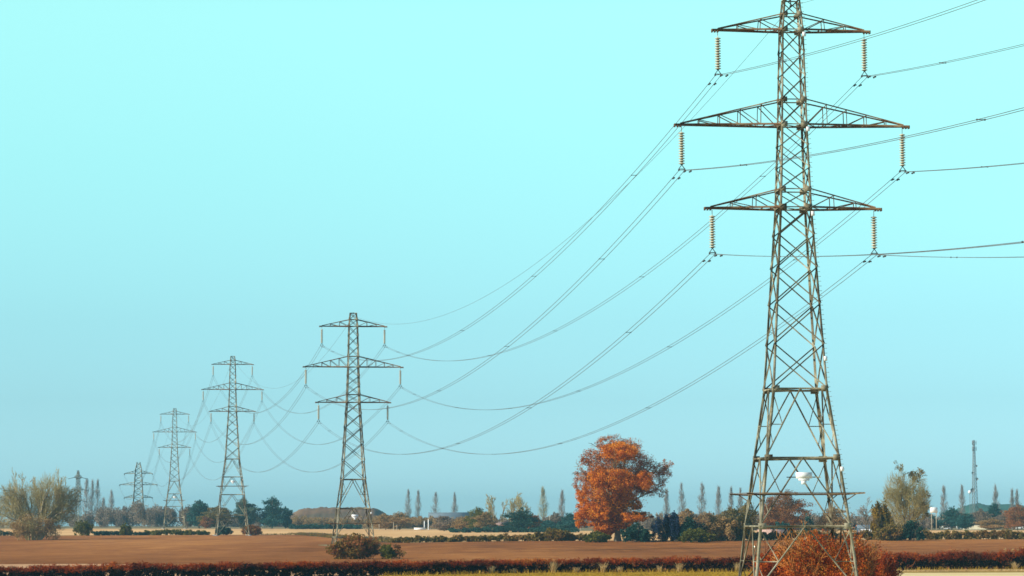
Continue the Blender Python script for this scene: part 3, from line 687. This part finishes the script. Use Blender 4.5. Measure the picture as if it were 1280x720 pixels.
# bushes on the boundary
bush(104, 980, 649.5, 24, 'bright green bush nearest the bare willow, right of its stems', 21, L_GREEN, 2200, .45)
bush(156, 980, 655, 20, 'small round green bush in the low hedge right of the willow', 22, L_GREEN, 1600, .42)
bush(282, 975, 657, 24, 'dark green bush beside the left leg of the third pylon', 23, L_DARK, 1800, .45)
bush(313, 965, 655, 30, 'brown green bush hiding the right foot of the third pylon', 24, L_BRAM, 2200, .45)
bush(453, 505, 668, 84, 'wide bramble clump, olive and russet, at the foot of the second pylon', 25, L_BRAM, 9000, .34, k=11, depth=9, stems=(TWIG_R, 20))
bush(484, 503, 680, 22, 'small dark green bush at the right end of the bramble clump', 26, L_GREEN, 1400, .3)
bush(795, 672, 655, 38, 'rounded dark green bush just right of the oak trunk', 27, L_DARK, 4200, .36)
bush(834, 676, 638, 36, 'dark blue green conifer-like bush right of the oak', 28, L_NAVY, 5200, .36)
bush(865, 676, 648, 44, 'broad green bush right of the dark blue one', 29, L_DARK, 4200, .38)
bush(868, 668, 661, 46, 'low green and tan bush in front of the broad green one', 30, L_GREEN, 2600, .36)
bush(900, 680, 645, 46, 'tan and olive bush left of the nearest pylon', 31, L_TAN, 5200, .4)
bush(926, 684, 638, 34, 'tall olive bush against the left legs of the nearest pylon', 32, L_OLIVE, 4200, .4)
bush(748, 672, 664, 34, 'yellow green bush left of the oak trunk under its crown', 33, L_GREEN, 2600, .34)
bush(690, 690, 660, 50, 'tan green bush bulging from the hedge left of the oak', 34, L_OLIVE, 3200, .4, depth=5)
bush(1140, 676, 650, 26, 'dark evergreen bush under the big bare tree on the right', 35, L_DARK, 3000, .38)
bush(1118, 676, 656, 52, 'olive undergrowth around the trunks of the big bare tree', 36, L_OLIVE, 5000, .38)
bush(1102, 690, 622, 26, 'tall olive and ochre tree leaning on the big bare tree', 37, leaf_mat('ochre_leaves', [(.3, (.10, .09, .02)), (.5, (.26, .17, .02)), (.75, (.40, .20, .03))], .3), 4200, .4, name='ochre_tree', cat='tree')

# orange thorn bushes around the nearest pylon's feet
def thorn(px, D, ytop, wpx, label, seed, n, k, ss_=(TWIG_R, 26), mt=L_RED): return bush(px, D, ytop, wpx, label, seed, mt, int(n * .85), .15, k=k, stems=ss_, tight=.5, name='thorn_bush')
thorn(1016, 251, 663, 108, 'tall orange red thorn bush filling the feet of the nearest pylon', 41, 15000, 18, (TWIG_O, 70))
thorn(1058, 256, 668, 66, 'orange thorn bush spilling right of the nearest pylon', 42, 9000, 10, (TWIG_O, 40))
thorn(1092, 268, 683, 60, 'low dark red thorn bush right of the nearest pylon', 43, 8500, 8, (TWIG_R, 26), L_HEDGE)
thorn(968, 256, 680, 56, 'low reddish thorn bush between the left feet of the nearest pylon', 44, 7000, 8)

# front hedge, full width
def front_hedge():
    R = np.random.default_rng(50)
    root = empty('hedge', (0, 346, 0), 'long clipped hedge, red on top and almost black below, across the foreground', 'hedge'); up = []; lo = []; A = []; B = []
    px = -160.
    while px < 1440:
        a = (px - 640) / F; D = hedge_D(a); x = a * D
        yt = float(np.interp(px, [-200, 0, 90, 150, 230, 300, 400, 600, 900, 1080, 1280, 1500], [705, 705, 704, 701.5, 703, 701, 701, 699.5, 697, 694, 689.5, 689])); h = EYE + (655 - yt) * D / F
        h *= 1 + .04 * math.sin(x * .7) + R.uniform(-.05, .05)
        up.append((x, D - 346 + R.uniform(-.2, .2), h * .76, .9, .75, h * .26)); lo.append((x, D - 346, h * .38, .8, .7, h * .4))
        for q in range(4):
            xx = x + R.uniform(-.5, .5); y = D - 346 + R.uniform(-.6, .6); A.append((xx, y, -.05)); B.append((xx + R.normal() * .25, y + R.normal() * .15, h * R.uniform(.75, 1.08)))
        px += 6
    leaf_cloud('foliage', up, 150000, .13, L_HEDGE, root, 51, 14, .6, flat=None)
    leaf_cloud('undergrowth', lo, 80000, .24, L_HEDGE_SHADE, root, 52, 9, .5, flat=None)  # lower leaves carry the hedge's inner shade in their colour
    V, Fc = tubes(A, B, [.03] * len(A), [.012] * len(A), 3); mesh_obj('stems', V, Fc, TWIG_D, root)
front_hedge()
# fountains of pale dry grass standing at the hedge foot
def blades(name, cx, n, sx, sy, h0, h1, mat, seed, D0=None, kind=None, label=None, cat=None, group=None, wd=.03, lean=.25):
    R = np.random.default_rng(seed); a = cx + R.uniform(-sx, sx, n); Dh = np.array([hedge_D(t) for t in a]); X = a * Dh
    Y = Dh - 1.2 - R.uniform(0, sy, n); Hh = R.uniform(h0, h1, n); lx = R.normal(size=n) * lean * Hh; ly = R.normal(size=n) * lean * Hh
    P = np.stack([X, Y, np.zeros(n)], 1); th = R.uniform(0, math.pi, n); u = np.stack([np.cos(th), np.sin(th), np.zeros(n)], 1) * wd * R.uniform(.6, 1.5, (n, 1))
    M1 = P + np.stack([lx * .35, ly * .35, Hh * .6], 1); E = P + np.stack([lx, ly, Hh], 1)
    V = np.stack([P - u, P + u, M1 + u * .8, M1 - u * .8, E + u * .2, E - u * .2], 1).reshape(-1, 3)
    b = (np.arange(n) * 6)[:, None, None]; Fc = (b + np.array([[0, 1, 2, 3], [3, 2, 4, 5]])[None]).reshape(-1, 4)
    o = mesh_obj(name, V, Fc, mat, None, tone=np.repeat(R.uniform(.2, .8, n), 6)); return prop(o, label, cat, group, kind)
blades('grass', .034, 90000, .080, 30, .04, .24, L_GRASS, 60, kind='stuff', lean=.5)
blades('grass', .152, 16000, .042, 5, .05, .3, L_STRAW, 61, kind='stuff', lean=.5)
blades('grass', .069, 2200, .114, 1.5, .2, .7, L_GRASS, 62, kind='stuff', lean=.35)
tf = [(614, 1.0), (641, .7), (690, 1.6), (718, .8), (752, 1.3), (772, .8), (822, .9), (846, 1.2), (918, 1.2), (1262, 1.1)]
for i, (px, h) in enumerate(tf):
    x = (px - 640) / F; n_ = ['first', 'second', 'third', 'fourth', 'fifth', 'sixth', 'seventh', 'eighth', 'ninth', 'tenth'][i]
    blades('grass_tuft', x, 90, .0006, .4, h * .6, h * 1.15, L_STRAW, 70 + i, label='pale dry grass tuft against the dark hedge foot, %s from the left' % n_, cat='grass tuft', group='dry grass tufts along the hedge', lean=.3, wd=.02)
bl = []
for i, px in enumerate((1253, 1262, 1270, 1277)):
    D = hedge_D((px - 640) / F) + .3; x = (px - 640) / F * D; r_ = empty('seed_head', (x, D, 0), 'pinkish fluffy seed head above the hedge at the right border, %s from the left' % ('first', 'second', 'third', 'fourth')[i], 'plant', 'fluffy seed heads above the hedge')
    leaf_cloud('plume', [(0, 0, 2.45, .3, .3, .35), (.15, 0, 2.3, .25, .25, .3)], 260, .12, L_STRAW, r_, 90 + i, 5, .6)
    m_ = MB(); m_.bar((0, 0, 0), (.03, 0, 2.4), .03); m_.build('stalk', WOODP, r_)

# --- big bare trees
bare_tree(48, 860, 589, 100, 'wide bare willow with many spreading stems at the left of the field', 101, (BARK_P, TWIG_G), 3, 11, None, .04, 1.1, (8, 8, 6), leaves=(L_TAN, 1500, .35), name='willow_tree', up=.05, lobes=[(-7.5, 0, 10.5, 4, 5, 6.5), (-2.5, 1, 10.5, 4.5, 5, 6), (3, 0, 13, 5, 5, 6.5), (8, 0, 10, 3.5, 5, 5.5), (0, 0, 5, 9.5, 5, 3.5)], ntw=6500)
bush(40, 850, 640, 66, 'tangled tan undergrowth around the willow stems', 102, L_TAN, 3600, .34, stems=(TWIG_G, 30))
bare_tree(-6, 930, 603, 34, 'bare tree cut off by the left border beside the willow', 103, (BARK, TWIG), 3, 2, None, .05)
bare_tree(1132, 720, 583, 62, 'big bare silvery tree right of the nearest pylon', 104, (BARK, TWIG_G), 3, 3, None, .04, .3, (11, 9, 6), leaves=(L_OLIVE, 5200, .32), up=.05, start=.2, lobes=[(-2.4, 0, 12, 2.8, 3, 4.6), (2.4, 0, 11.8, 3.0, 3, 4.2), (-3.4, 0, 8.5, 2.8, 3, 4), (4.0, 0, 9.5, 2.2, 2.5, 3.6), (0.5, 0, 6, 4.6, 4, 3.6)], ntw=2600)
bare_tree(1086, 900, 622, 34, 'smaller hazy bare tree between the nearest pylon and the big bare tree', 105, (BARK, TWIG_M), 3, 3)
bare_tree(622, 1150, 618, 30, 'pale bare tree at the left of the middle bare group', 106, (BARK_P, TWIG_G), 3, 3, 'bare trees in the middle distance', .06)
bare_tree(641, 1160, 616, 26, 'pale bare tree in the middle of the bare group', 107, (BARK_P, TWIG_G), 3, 3, 'bare trees in the middle distance', .06)
bare_tree(657, 1150, 620, 26, 'pale bare tree at the right of the middle bare group', 108, (BARK_P, TWIG_G), 3, 3, 'bare trees in the middle distance', .06)
# --- tree behind the nearest pylon
round_tree(984, 900, 613, 58, 'round rust brown tree seen through the nearest pylon', 110, L_RUST, 20000, .36)
round_tree(962, 880, 622, 30, 'olive brown tree at the left of the rust brown one, behind the pylon', 111, L_RUST, 9000, .36)
bush(978, 860, 651, 26, 'dark teal bush low in front of the rust brown tree', 112, L_TEAL, 2000, .5)
bush(1010, 860, 644, 18, 'upright teal bush right of the rust brown tree', 113, L_TEAL, 1500, .5)
round_tree(934, 860, 627, 26, 'yellow olive tree behind the left legs of the nearest pylon', 114, L_OLIVE, 8000, .36)
round_tree(1040, 900, 632, 44, 'tan hazy tree behind the right legs of the nearest pylon', 115, L_TAN, 10000, .36)
# --- evergreens behind the stubble field
ev = [(249, 1400, 624, 24, 0, L_TEAL, 'dark teal rounded tree left of the third pylon'), (272, 1390, 633, 34, 0, L_OLIVE, 'ochre and red leaved tree standing behind the left leg of the third pylon'), (258, 1380, 645, 13, 0, L_RUST, 'small red leaved tree at the foot of the ochre one'),
      (307, 1400, 622, 26, 0, L_GTEAL, 'grey green tree behind the right leg of the third pylon'), (340, 1400, 620, 36, .3, L_TEAL, 'darkest teal evergreen clump right of the third pylon'), (357, 1410, 633, 14, 0, L_TEAL, 'small teal tree right of the darkest evergreen'), (234, 1450, 634, 16, 0, L_MAUVE, 'small grey tree left of the rounded teal one')]
for i, (px, D, yt, wd, cone, mt, lab) in enumerate(ev): round_tree(px, D, yt, wd * 1.3, lab, 120 + i, mt, 14000 if wd > 20 else 6000, .55, cone=cone)
# --- middle distance trees
mid = [(598, 1120, 634, 30, L_GREEN, 'rounded green tree left of the middle bare trees'), (606, 1090, 640, 24, L_TAN, 'orange tan tree in front of the rounded green one'), (650, 1100, 636, 40, L_DARK, 'dark green tree below the middle bare trees'), (665, 1110, 642, 18, L_RUST, 'rust bush right of the dark green tree'),
       (694, 1300, 641, 22, L_MAUVE, 'mauve brown tree between the two middle poplars'), (712, 1250, 641, 20, L_TEAL, 'teal rounded tree at the left edge of the oak'), (684, 1200, 650, 24, L_TEAL, 'low blue teal tree under the middle poplar'), (706, 1180, 651, 26, L_TEAL, 'low blue teal tree touching the oak at its left'),
       (580, 1150, 646, 28, L_TAN, 'tan scrubby tree right of the slate roofed shed'), (556, 1160, 645, 30, L_MAUVE, 'brown scrubby tree in front of the slate roofed shed'), (500, 1250, 640, 34, L_TAN, 'tan scrubby tree below the pair of poplars'), (482, 1250, 643, 26, L_TAN, 'tan scrubby tree right of the second pylon legs'),
       (860, 1000, 636, 26, L_TAN, 'grey tan hazy tree between the poplars right of the oak'), (884, 1000, 640, 34, L_TAN, 'tan tree under the poplars right of the oak'), (912, 1000, 634, 28, L_OLIVE, 'olive tan tree just left of the nearest pylon'),
       (1190, 1250, 633, 26, L_TEAL, 'teal tree right of the white billboard'), (1207, 1240, 641, 24, L_TEAL, 'low teal tree in front of the poplars at the right'), (1226, 1300, 636, 26, L_MAUVE, 'mauve brown tree at the foot of the radio mast'), (1243, 1300, 628, 18, L_TEAL, 'teal tree right of the radio mast'),
       (1272, 1150, 630, 34, L_RUST, 'rust brown tree at the right border'), (1256, 1250, 641, 26, L_MAUVE, 'mauve tree left of the rust brown one at the right border'), (1165, 1250, 645, 24, L_TEAL, 'low teal tree beneath the white billboard'), (1240, 1180, 648, 30, L_TAN, 'low tan tree under the teal one at the right')]
for i, (px, D, yt, wd, mt, lab) in enumerate(mid): round_tree(px, D, yt, wd * 1.2, lab, 150 + i, mt, 9000, .45)
# --- poplars
pops = [(510, 1700, 613, 9, 'slim bare poplar, left one of the pair right of the second pylon'), (522, 1700, 614, 8, 'slim bare poplar, right one of the pair right of the second pylon'), (545, 1750, 617, 9, 'slim bare poplar standing over the left end of the shed roof'), (568, 1750, 617, 8, 'slim bare poplar standing over the right end of the shed roof'),
        (679, 1450, 611, 12, 'broadest slim poplar between the bare trees and the oak'), (702, 1450, 614, 8, 'narrow poplar close to the left side of the oak'), (833, 1500, 612, 8, 'slim poplar touching the right side of the oak crown'), (853, 1500, 606, 9, 'slim poplar, second to the right of the oak'), (877, 1500, 605, 11, 'slim tall poplar, third to the right of the oak'), (899, 1500, 608, 8, 'slim poplar, fourth to the right of the oak'), (914, 1500, 610, 7, 'slim poplar just outside the left guard of the nearest pylon'), (926, 1500, 612, 7, 'slim poplar right behind the left legs of the nearest pylon'),
        (1180, 1500, 608, 9, 'slim poplar above the right side of the white billboard'), (1203, 1500, 608, 9, 'slim poplar just left of the radio mast'), (1246, 1500, 607, 8, 'slim poplar right of the radio mast'), (1265, 1500, 613, 7, 'short slim poplar, the left of two by the right border'), (1271, 1500, 614, 6, 'short slim poplar, the right of two by the right border'),
        (107, 1650, 599, 9, 'tall misty poplar, leftmost of the cluster beside the edge-on pylon'), (114, 1650, 600, 8, 'tall misty poplar, second of the cluster beside the edge-on pylon'), (121, 1650, 601, 8, 'tall misty poplar, third of the cluster beside the edge-on pylon'), (128, 1650, 624, 8, 'short misty tree at the right foot of the poplar cluster'), (139, 1700, 614, 9, 'single misty poplar between the cluster and the stubby pylon')]
for i, (px, D, yt, wd, lab) in enumerate(pops): column(px, D, yt, wd, lab, 200 + i, mat=TWIG_G if px == 679 else TWIG_M)
# --- misty woods
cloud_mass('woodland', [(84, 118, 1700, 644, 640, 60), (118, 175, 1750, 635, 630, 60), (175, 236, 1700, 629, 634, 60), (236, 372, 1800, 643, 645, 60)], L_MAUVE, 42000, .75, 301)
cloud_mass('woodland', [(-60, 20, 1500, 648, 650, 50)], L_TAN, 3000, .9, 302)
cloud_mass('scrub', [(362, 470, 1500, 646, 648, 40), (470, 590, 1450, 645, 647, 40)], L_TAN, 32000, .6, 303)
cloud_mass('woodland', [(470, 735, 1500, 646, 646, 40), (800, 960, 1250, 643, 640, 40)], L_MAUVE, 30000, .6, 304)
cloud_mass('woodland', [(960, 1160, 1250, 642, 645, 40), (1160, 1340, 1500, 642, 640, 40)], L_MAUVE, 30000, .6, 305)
cloud_mass('scrub', [(362, 450, 1320, 655, 655, 20), (560, 606, 1080, 660, 660, 16), (606, 640, 1080, 657.4, 657.4, 12), (640, 720, 1080, 659, 659, 16)], L_DARK, 12000, .5, 306)

# ------------------------------------------------------------------ hills
def hill(name, prof, D, depth, mat, seed):
    """prof: (px, ytop) ridge line; a rounded ridge with real depth"""
    R = np.random.default_rng(seed); pxs = np.linspace(prof[0][0], prof[-1][0], 60); nn = 14; v = []; f = []
    for px in pxs:
        yt = np.interp(px, [p[0] for p in prof], [p[1] for p in prof]); x, zt = unproj(px, yt, D); g = gz(x, D)
        for j in range(nn):
            t = j / (nn - 1); z = g - 1 + (zt - g + 1) * max(0, math.sin(math.pi * t)) ** .7 + R.uniform(-.7, .5); v.append((x, D + (t - .5) * depth, z))
    for i in range(len(pxs) - 1):
        for j in range(nn - 1): f.append((i * nn + j, (i + 1) * nn + j, (i + 1) * nn + j + 1, i * nn + j + 1))
    return prop(mesh_obj(name, np.array(v), np.array(f), mat, None, True), kind='structure')
hill('hill', [(352, 655), (366, 642), (378, 636), (400, 634), (455, 634), (470, 636), (482, 642), (500, 656)], 1900, 160, HILLM, 1)
hill('hill', [(1170, 655), (1190, 640), (1206, 632), (1222, 629), (1240, 632), (1256, 630), (1275, 631), (1310, 636), (1380, 655)], 2300, 160, HILLT, 2)

# ------------------------------------------------------------------ buildings and small things
def shed(px, D, wpx, ywall, yroof, name, label, cat, wall, roof, depth=12, doors=2):
    x0, z0 = unproj(px - wpx / 2, 660, D)[0], 0; x1 = unproj(px + wpx / 2, 660, D)[0]; cx = (x0 + x1) / 2; g = gz(cx, D); hw = (x1 - x0) / 2
    zw = unproj(px, ywall, D)[1] - g; zr = unproj(px, yroof, D)[1] - g; root = empty(name, (cx, D, g), label, cat)
    m_ = MB(); m_.box((-hw, 0, -.5), (hw, depth, zw)); m_.add([(-hw, 0, zw), (-hw, depth, zw), (-hw, depth / 2, zr - .1), (-hw, depth / 2, zr - .1)], [(0, 1, 2, 3)]); m_.add([(hw, 0, zw), (hw, depth, zw), (hw, depth / 2, zr - .1), (hw, depth / 2, zr - .1)], [(0, 1, 2, 3)])
    m_.build('wall', wall, root); r_ = MB()
    for s0, s1 in ((-.5, depth / 2), (depth + .5, depth / 2)):
        r_.add([(-hw - .4, s0, zw - .15), (hw + .4, s0, zw - .15), (hw + .4, s1, zr), (-hw - .4, s1, zr), (-hw - .4, s0, zw + .1), (hw + .4, s0, zw + .1), (hw + .4, s1, zr + .25), (-hw - .4, s1, zr + .25)], [(0, 1, 2, 3), (4, 5, 6, 7), (0, 1, 5, 4), (1, 2, 6, 5), (3, 0, 4, 7)])
    r_.build('roof', roof, root)
    for k in range(doors):
        xx = -hw + (k + 1) * 2 * hw / (doors + 1); d_ = MB(); d_.box((xx - 1.2, -.08, 0), (xx + 1.2, -.01, min(zw * .7, 2.6))); d_.build('door', NAVYP, root)
shed(564, 1600, 56, 648, 641, 'shed', 'long low shed with a slate blue roof below two poplars', 'shed', BRICK, ROOFM, 16, 3)
shed(621, 1105, 24, 656.4, 653.8, 'farm_building', 'low farm building with a pale pink roof under the bare trees', 'farm building', BRICK, PINKR, 8, 1)
shed(967, 800, 34, 667, 663, 'stable', 'low pale roofed stable seen between the left legs of the nearest pylon', 'stable', G_STUB, PINKR, 6, 1)
x, z = unproj(1084, 655, 1000); shed(1084, 1010, 22, 660, 657, 'garage_block', 'dark teal low block behind four white cars', 'garage block', NAVYP, ROOFM, 6, 1)
def car(px, D, label, paint=WHITE, van=False, rz=0, group='white vehicles on the far road', sc=1.0):
    b = base_of(px, D); root = empty('van' if van else 'car', b, label, 'van' if van else 'car', group, rz); Lc, Hc = (5.2, 2.3) if van else (4.3, 1.45)
    prof = [(-.5, .18), (.5, .18), (.5, .50), (.44, .56), (.40, .95), (.34, 1), (-.49, 1), (-.5, .9)] if van else [(-.5, .2), (.5, .2), (.5, .5), (.47, .6), (.25, .66), (.12, 1), (-.25, 1), (-.40, .68), (-.5, .62)]
    m_ = MB(); k = len(prof); v = [(x * Lc, s * .9, z * Hc) for s in (-1, 1) for x, z in prof]
    m_.add(v, [(i, (i + 1) % k, (i + 1) % k + k, i + k) for i in range(k)])
    fn = [(0, 1, 2, 3)] + [(0, i, i + 1, i + 1) for i in range(3, k - 1)]
    for s in (0, k): m_.add(v[s:s + k], fn)
    m_.build('body', paint, root); w_ = MB()
    for s in (-1, 1): w_.box((-.2 * Lc if not van else .22 * Lc, s * .9 - .03, .68 * Hc), (.14 * Lc if not van else .38 * Lc, s * .9 + .03, .9 * Hc))
    w_.build('window', GLASSM, root)
    for sx in (-.32, .32):
        for s in (-1, 1):
            t_ = MB(); v = [(sx * Lc + .34 * math.cos(a), s * .86 + e, .34 + .34 * math.sin(a)) for e in (-.12, .12) for a in np.linspace(0, 2 * math.pi, 12, endpoint=False)]
            t_.add(v, [(i, (i + 1) % 12, (i + 1) % 12 + 12, i + 12) for i in range(12)]); t_.add([v[i] for i in (12, 15, 18, 21)] , [(0, 1, 2, 3)]); t_.add([v[i] for i in (0, 3, 6, 9)], [(0, 1, 2, 3)]); t_.build('wheel', RUBBER, root)
for i, px in enumerate((1078, 1083.5, 1088.5, 1094)): car(px, 985, 'white parked car before the dark teal block, %s from the left of four' % ('first', 'second', 'third', 'fourth')[i], rz=math.pi / 2 + .1, group='white cars parked by the teal block')
# the far road and its traffic
m_az = []
sheet('road', [lambda a: 1296, lambda a: 1304], ASPH, .12)
car(1182, 1300, 'small white car left of the white van on the far road')
car(1203, 1300, 'white van in the middle of the far road', van=True)
car(1272, 1290, 'large white van near the right border, on the far road', van=True)
b = base_of(1224, 1285); root = empty('tent', b, 'cream low tent-like cover beside the far road', 'tent')
m_ = MB(); v = []; 
for i in range(13):
    t = i / 12; h = 2.3 * math.sin(math.pi * t) ** .7 * (1 - .35 * t) if 0 < t < 1 else 0
    for j in range(7): s = j / 6; v.append(((t - .5) * 15, (s - .5) * 5, h * math.sin(math.pi * s) ** .6 if 0 < s < 1 else 0))
m_.add(v, [(i * 7 + j, i * 7 + j + 1, (i + 1) * 7 + j + 1, (i + 1) * 7 + j) for i in range(12) for j in range(6)]); m_.build('canopy', noise_mat('cream_canvas', [(.3, (.6, .52, .34)), (.7, (.75, .66, .45))], .4), root, True)
m_ = MB(); m_.bar((-6.8, 0, 0), (-6.8, 0, 1.0), .12); m_.bar((-3, 0, 0), (-3, 0, 1.6), .12); m_.build('pole', WOODP, root)
# white billboard on posts
b = base_of(1167.5, 1150); root = empty('billboard', b, 'blank white billboard on tall pale posts above the trees at the right', 'billboard')
zb0 = unproj(1167, 641, 1150)[1] - b[2]; zb1 = unproj(1167, 634, 1150)[1] - b[2]
m_ = MB(); m_.box((-1.5, -.15, zb0), (1.5, .0, zb1)); m_.build('panel', WHITE, root)
for e in (-.9, 1.0):
    m_ = MB(); m_.box((e - .14, .01, -.3), (e + .14, .25, zb1 - .2)); m_.build('post', WOODP, root)
m_ = MB(); m_.box((-1.55, .01, zb0 + .2), (1.55, .1, zb0 + .4)); m_.box((-1.55, .01, zb1 - .4), (1.55, .1, zb1 - .25)); m_.build('frame', DARKM, root)
# radio mast
def mast():
    D = 1650; b, H, _ = size_of(1219, D, 550, 1); root = empty('radio_mast', b, 'tall tapering grey radio mast rising above the trees at the right', 'mast')
    m_ = MB(); hb = lambda z: 1.9 * (1 - z / H) + .5
    for i in range(3):
        a = 2 * math.pi * i / 3 + .3; l_ = MB(); l_.bar((math.cos(a) * hb(0), math.sin(a) * hb(0), 0), (math.cos(a) * hb(H), math.sin(a) * hb(H), H), .22); l_.build('leg', MASTM, root)
    z = 0
    while z < H - 1:
        z2 = min(H, z + max(1.6, hb(z) * 1.3))
        for i in range(3):
            a = 2 * math.pi * i / 3 + .3; c = a + 2 * math.pi / 3; P = lambda a, z: (math.cos(a) * hb(z), math.sin(a) * hb(z), z)
            m_.bar(P(a, z), P(c, z2), .12); m_.bar(P(c, z), P(a, z2), .12); m_.bar(P(a, z2), P(c, z2), .12)
        z = z2
    m_.build('bracing', MASTM, root)
    for zf, e, rr in ((.42, -1, 1.3), (.55, 1, .8), (.62, -1, .7), (.7, 1, .6)):
        z = H * zf; d_ = MB(); c = np.array((e * (hb(z) * .5 + .6), -1.6, z)); k = 14
        v = [(c[0] + r_ * rr * math.cos(t), c[1] - dy, c[2] + r_ * rr * math.sin(t)) for r_, dy in ((1, .35), (.7, .1), (.1, 0)) for t in np.linspace(0, 2 * math.pi, k, endpoint=False)]
        d_.add(v, [(j * k + i, j * k + (i + 1) % k, (j + 1) * k + (i + 1) % k, (j + 1) * k + i) for j in range(2) for i in range(k)]); d_.bar(c, (0, 0, z), .12); d_.build('dish', MASTM, root)
    for z in (H * .97, H * .9):
        for i in range(3):
            a = 2.1 * i; r_ = MB(); r_.box((math.cos(a) * 1.3 - .16, math.sin(a) * 1.3 - .16, z - 1.2), (math.cos(a) * 1.3 + .16, math.sin(a) * 1.3 + .16, z + 1.2)); r_.bar((math.cos(a) * 1.3, math.sin(a) * 1.3, z), (0, 0, z), .1); r_.build('antenna', MASTM, root)
    # water-tower-like white ball on a pole at its left
    b2, H2_, _ = size_of(1213, 1500, 614, 1); r2 = empty('lamp_mast', b2, 'slim pole topped by a white ball left of the radio mast', 'mast')
    m_ = MB(); m_.bar((0, 0, 0), (0, 0, H2_ - 1), .2); m_.build('pole', MASTM, r2); m_ = MB(); m_.lathe([(.02, 1), (.7, .7), (1, 0), (.7, -.7), (.02, -1)], (0, 0, H2_ - .4), 14); m_.build('lamp_ball', WHITE, r2, True)
mast()
# poles and posts
def lamp(px, D, yt, label):
    b, H, _ = size_of(px, D, yt, 1); r_ = empty('street_lamp', b, label, 'street lamp', 'pale street lamps by the far road'); m_ = MB(); m_.lathe([(.14, 0), (.11, H * .5), (.09, H)], (0, 0, 0), 8); m_.build('pole', WOODP, r_)
    m_ = MB(); m_.bar((0, 0, H - .05), (1.2, 0, H + .1), .09); m_.build('arm', WOODP, r_); m_ = MB(); m_.box((1.0, -.15, H - .02), (1.7, .15, H + .14)); m_.build('lamp_head', WHITE, r_)
lamp(1261, 1270, 642, 'pale street lamp by the far road left of the large white van'); lamp(1236, 1310, 640, 'pale street lamp above the cream tent'); lamp(1179, 1290, 644, 'pale street lamp right of the billboard posts'); lamp(1214, 1320, 646, 'pale street lamp between the white van and the cream tent')
def posts(lst, D, name, cat, group, hm, wd, mat, labs):
    for (px, yt), lab in zip(lst, labs):
        b, H, _ = size_of(px, D, yt, 1); o = empty(name, b, lab, cat, group); m_ = MB(); m_.lathe([(wd, -.2), (wd * .95, H - .1), (wd * .6, H), (.01, H + .02)], (0, 0, 0), 8); m_.build('shaft', mat, o); m_ = MB(); m_.lathe([(wd * 1.4, -.1), (wd * 1.4, .25), (wd, .3)], (0, 0, 0), 8); m_.build('collar', mat, o)
posts([(530.5, 651), (535.5, 649)], 1270, 'white_pole', 'pole', 'white poles beyond the stubble field', 1, .22, WHITE, ['left of two white poles beyond the stubble field below the poplars', 'right and taller of two white poles beyond the stubble field'])
posts([(474, 655), (492, 653), (496, 656), (687, 644), (722, 655), (726, 655)], 1230, 'pale_post', 'post', 'thin pale posts along the far fields', 1, .13, WOODP, ['thin pale post right of the second pylon', 'taller thin pale post, left of a close pair below the scrub', 'shorter thin pale post, right of a close pair below the scrub', 'tall thin pale post in front of the low teal trees', 'thin pale post under the left oak branches, left one', 'thin pale post under the left oak branches, right one'])
b = base_of(526, 1268); o = empty('garden_wall', b, 'low white wall left of the two white poles', 'wall'); m_ = MB(); m_.box((-3, 0, -.2), (2, .3, .95)); m_.build('wall', WHITE, o); m_ = MB(); m_.box((-3.1, -.05, .952), (2.1, .35, 1.05)); m_.build('coping', WOODP, o)

# ------------------------------------------------------------------ air
m_ = MB(); m_.box((-3000, -450, -2), (3000, 7200, 72)); M, n, b = mat_new('haze_air'); n.nodes.remove(b)
pv = n.nodes.new('ShaderNodeVolumePrincipled'); pv.inputs['Color'].default_value = (.26, .60, .80, 1); pv.inputs['Density'].default_value = .00010; pv.inputs['Anisotropy'].default_value = .1
n.links.new(pv.outputs[0], n.nodes['Material Output'].inputs['Volume'])
prop(m_.build('haze', M), kind='stuff')
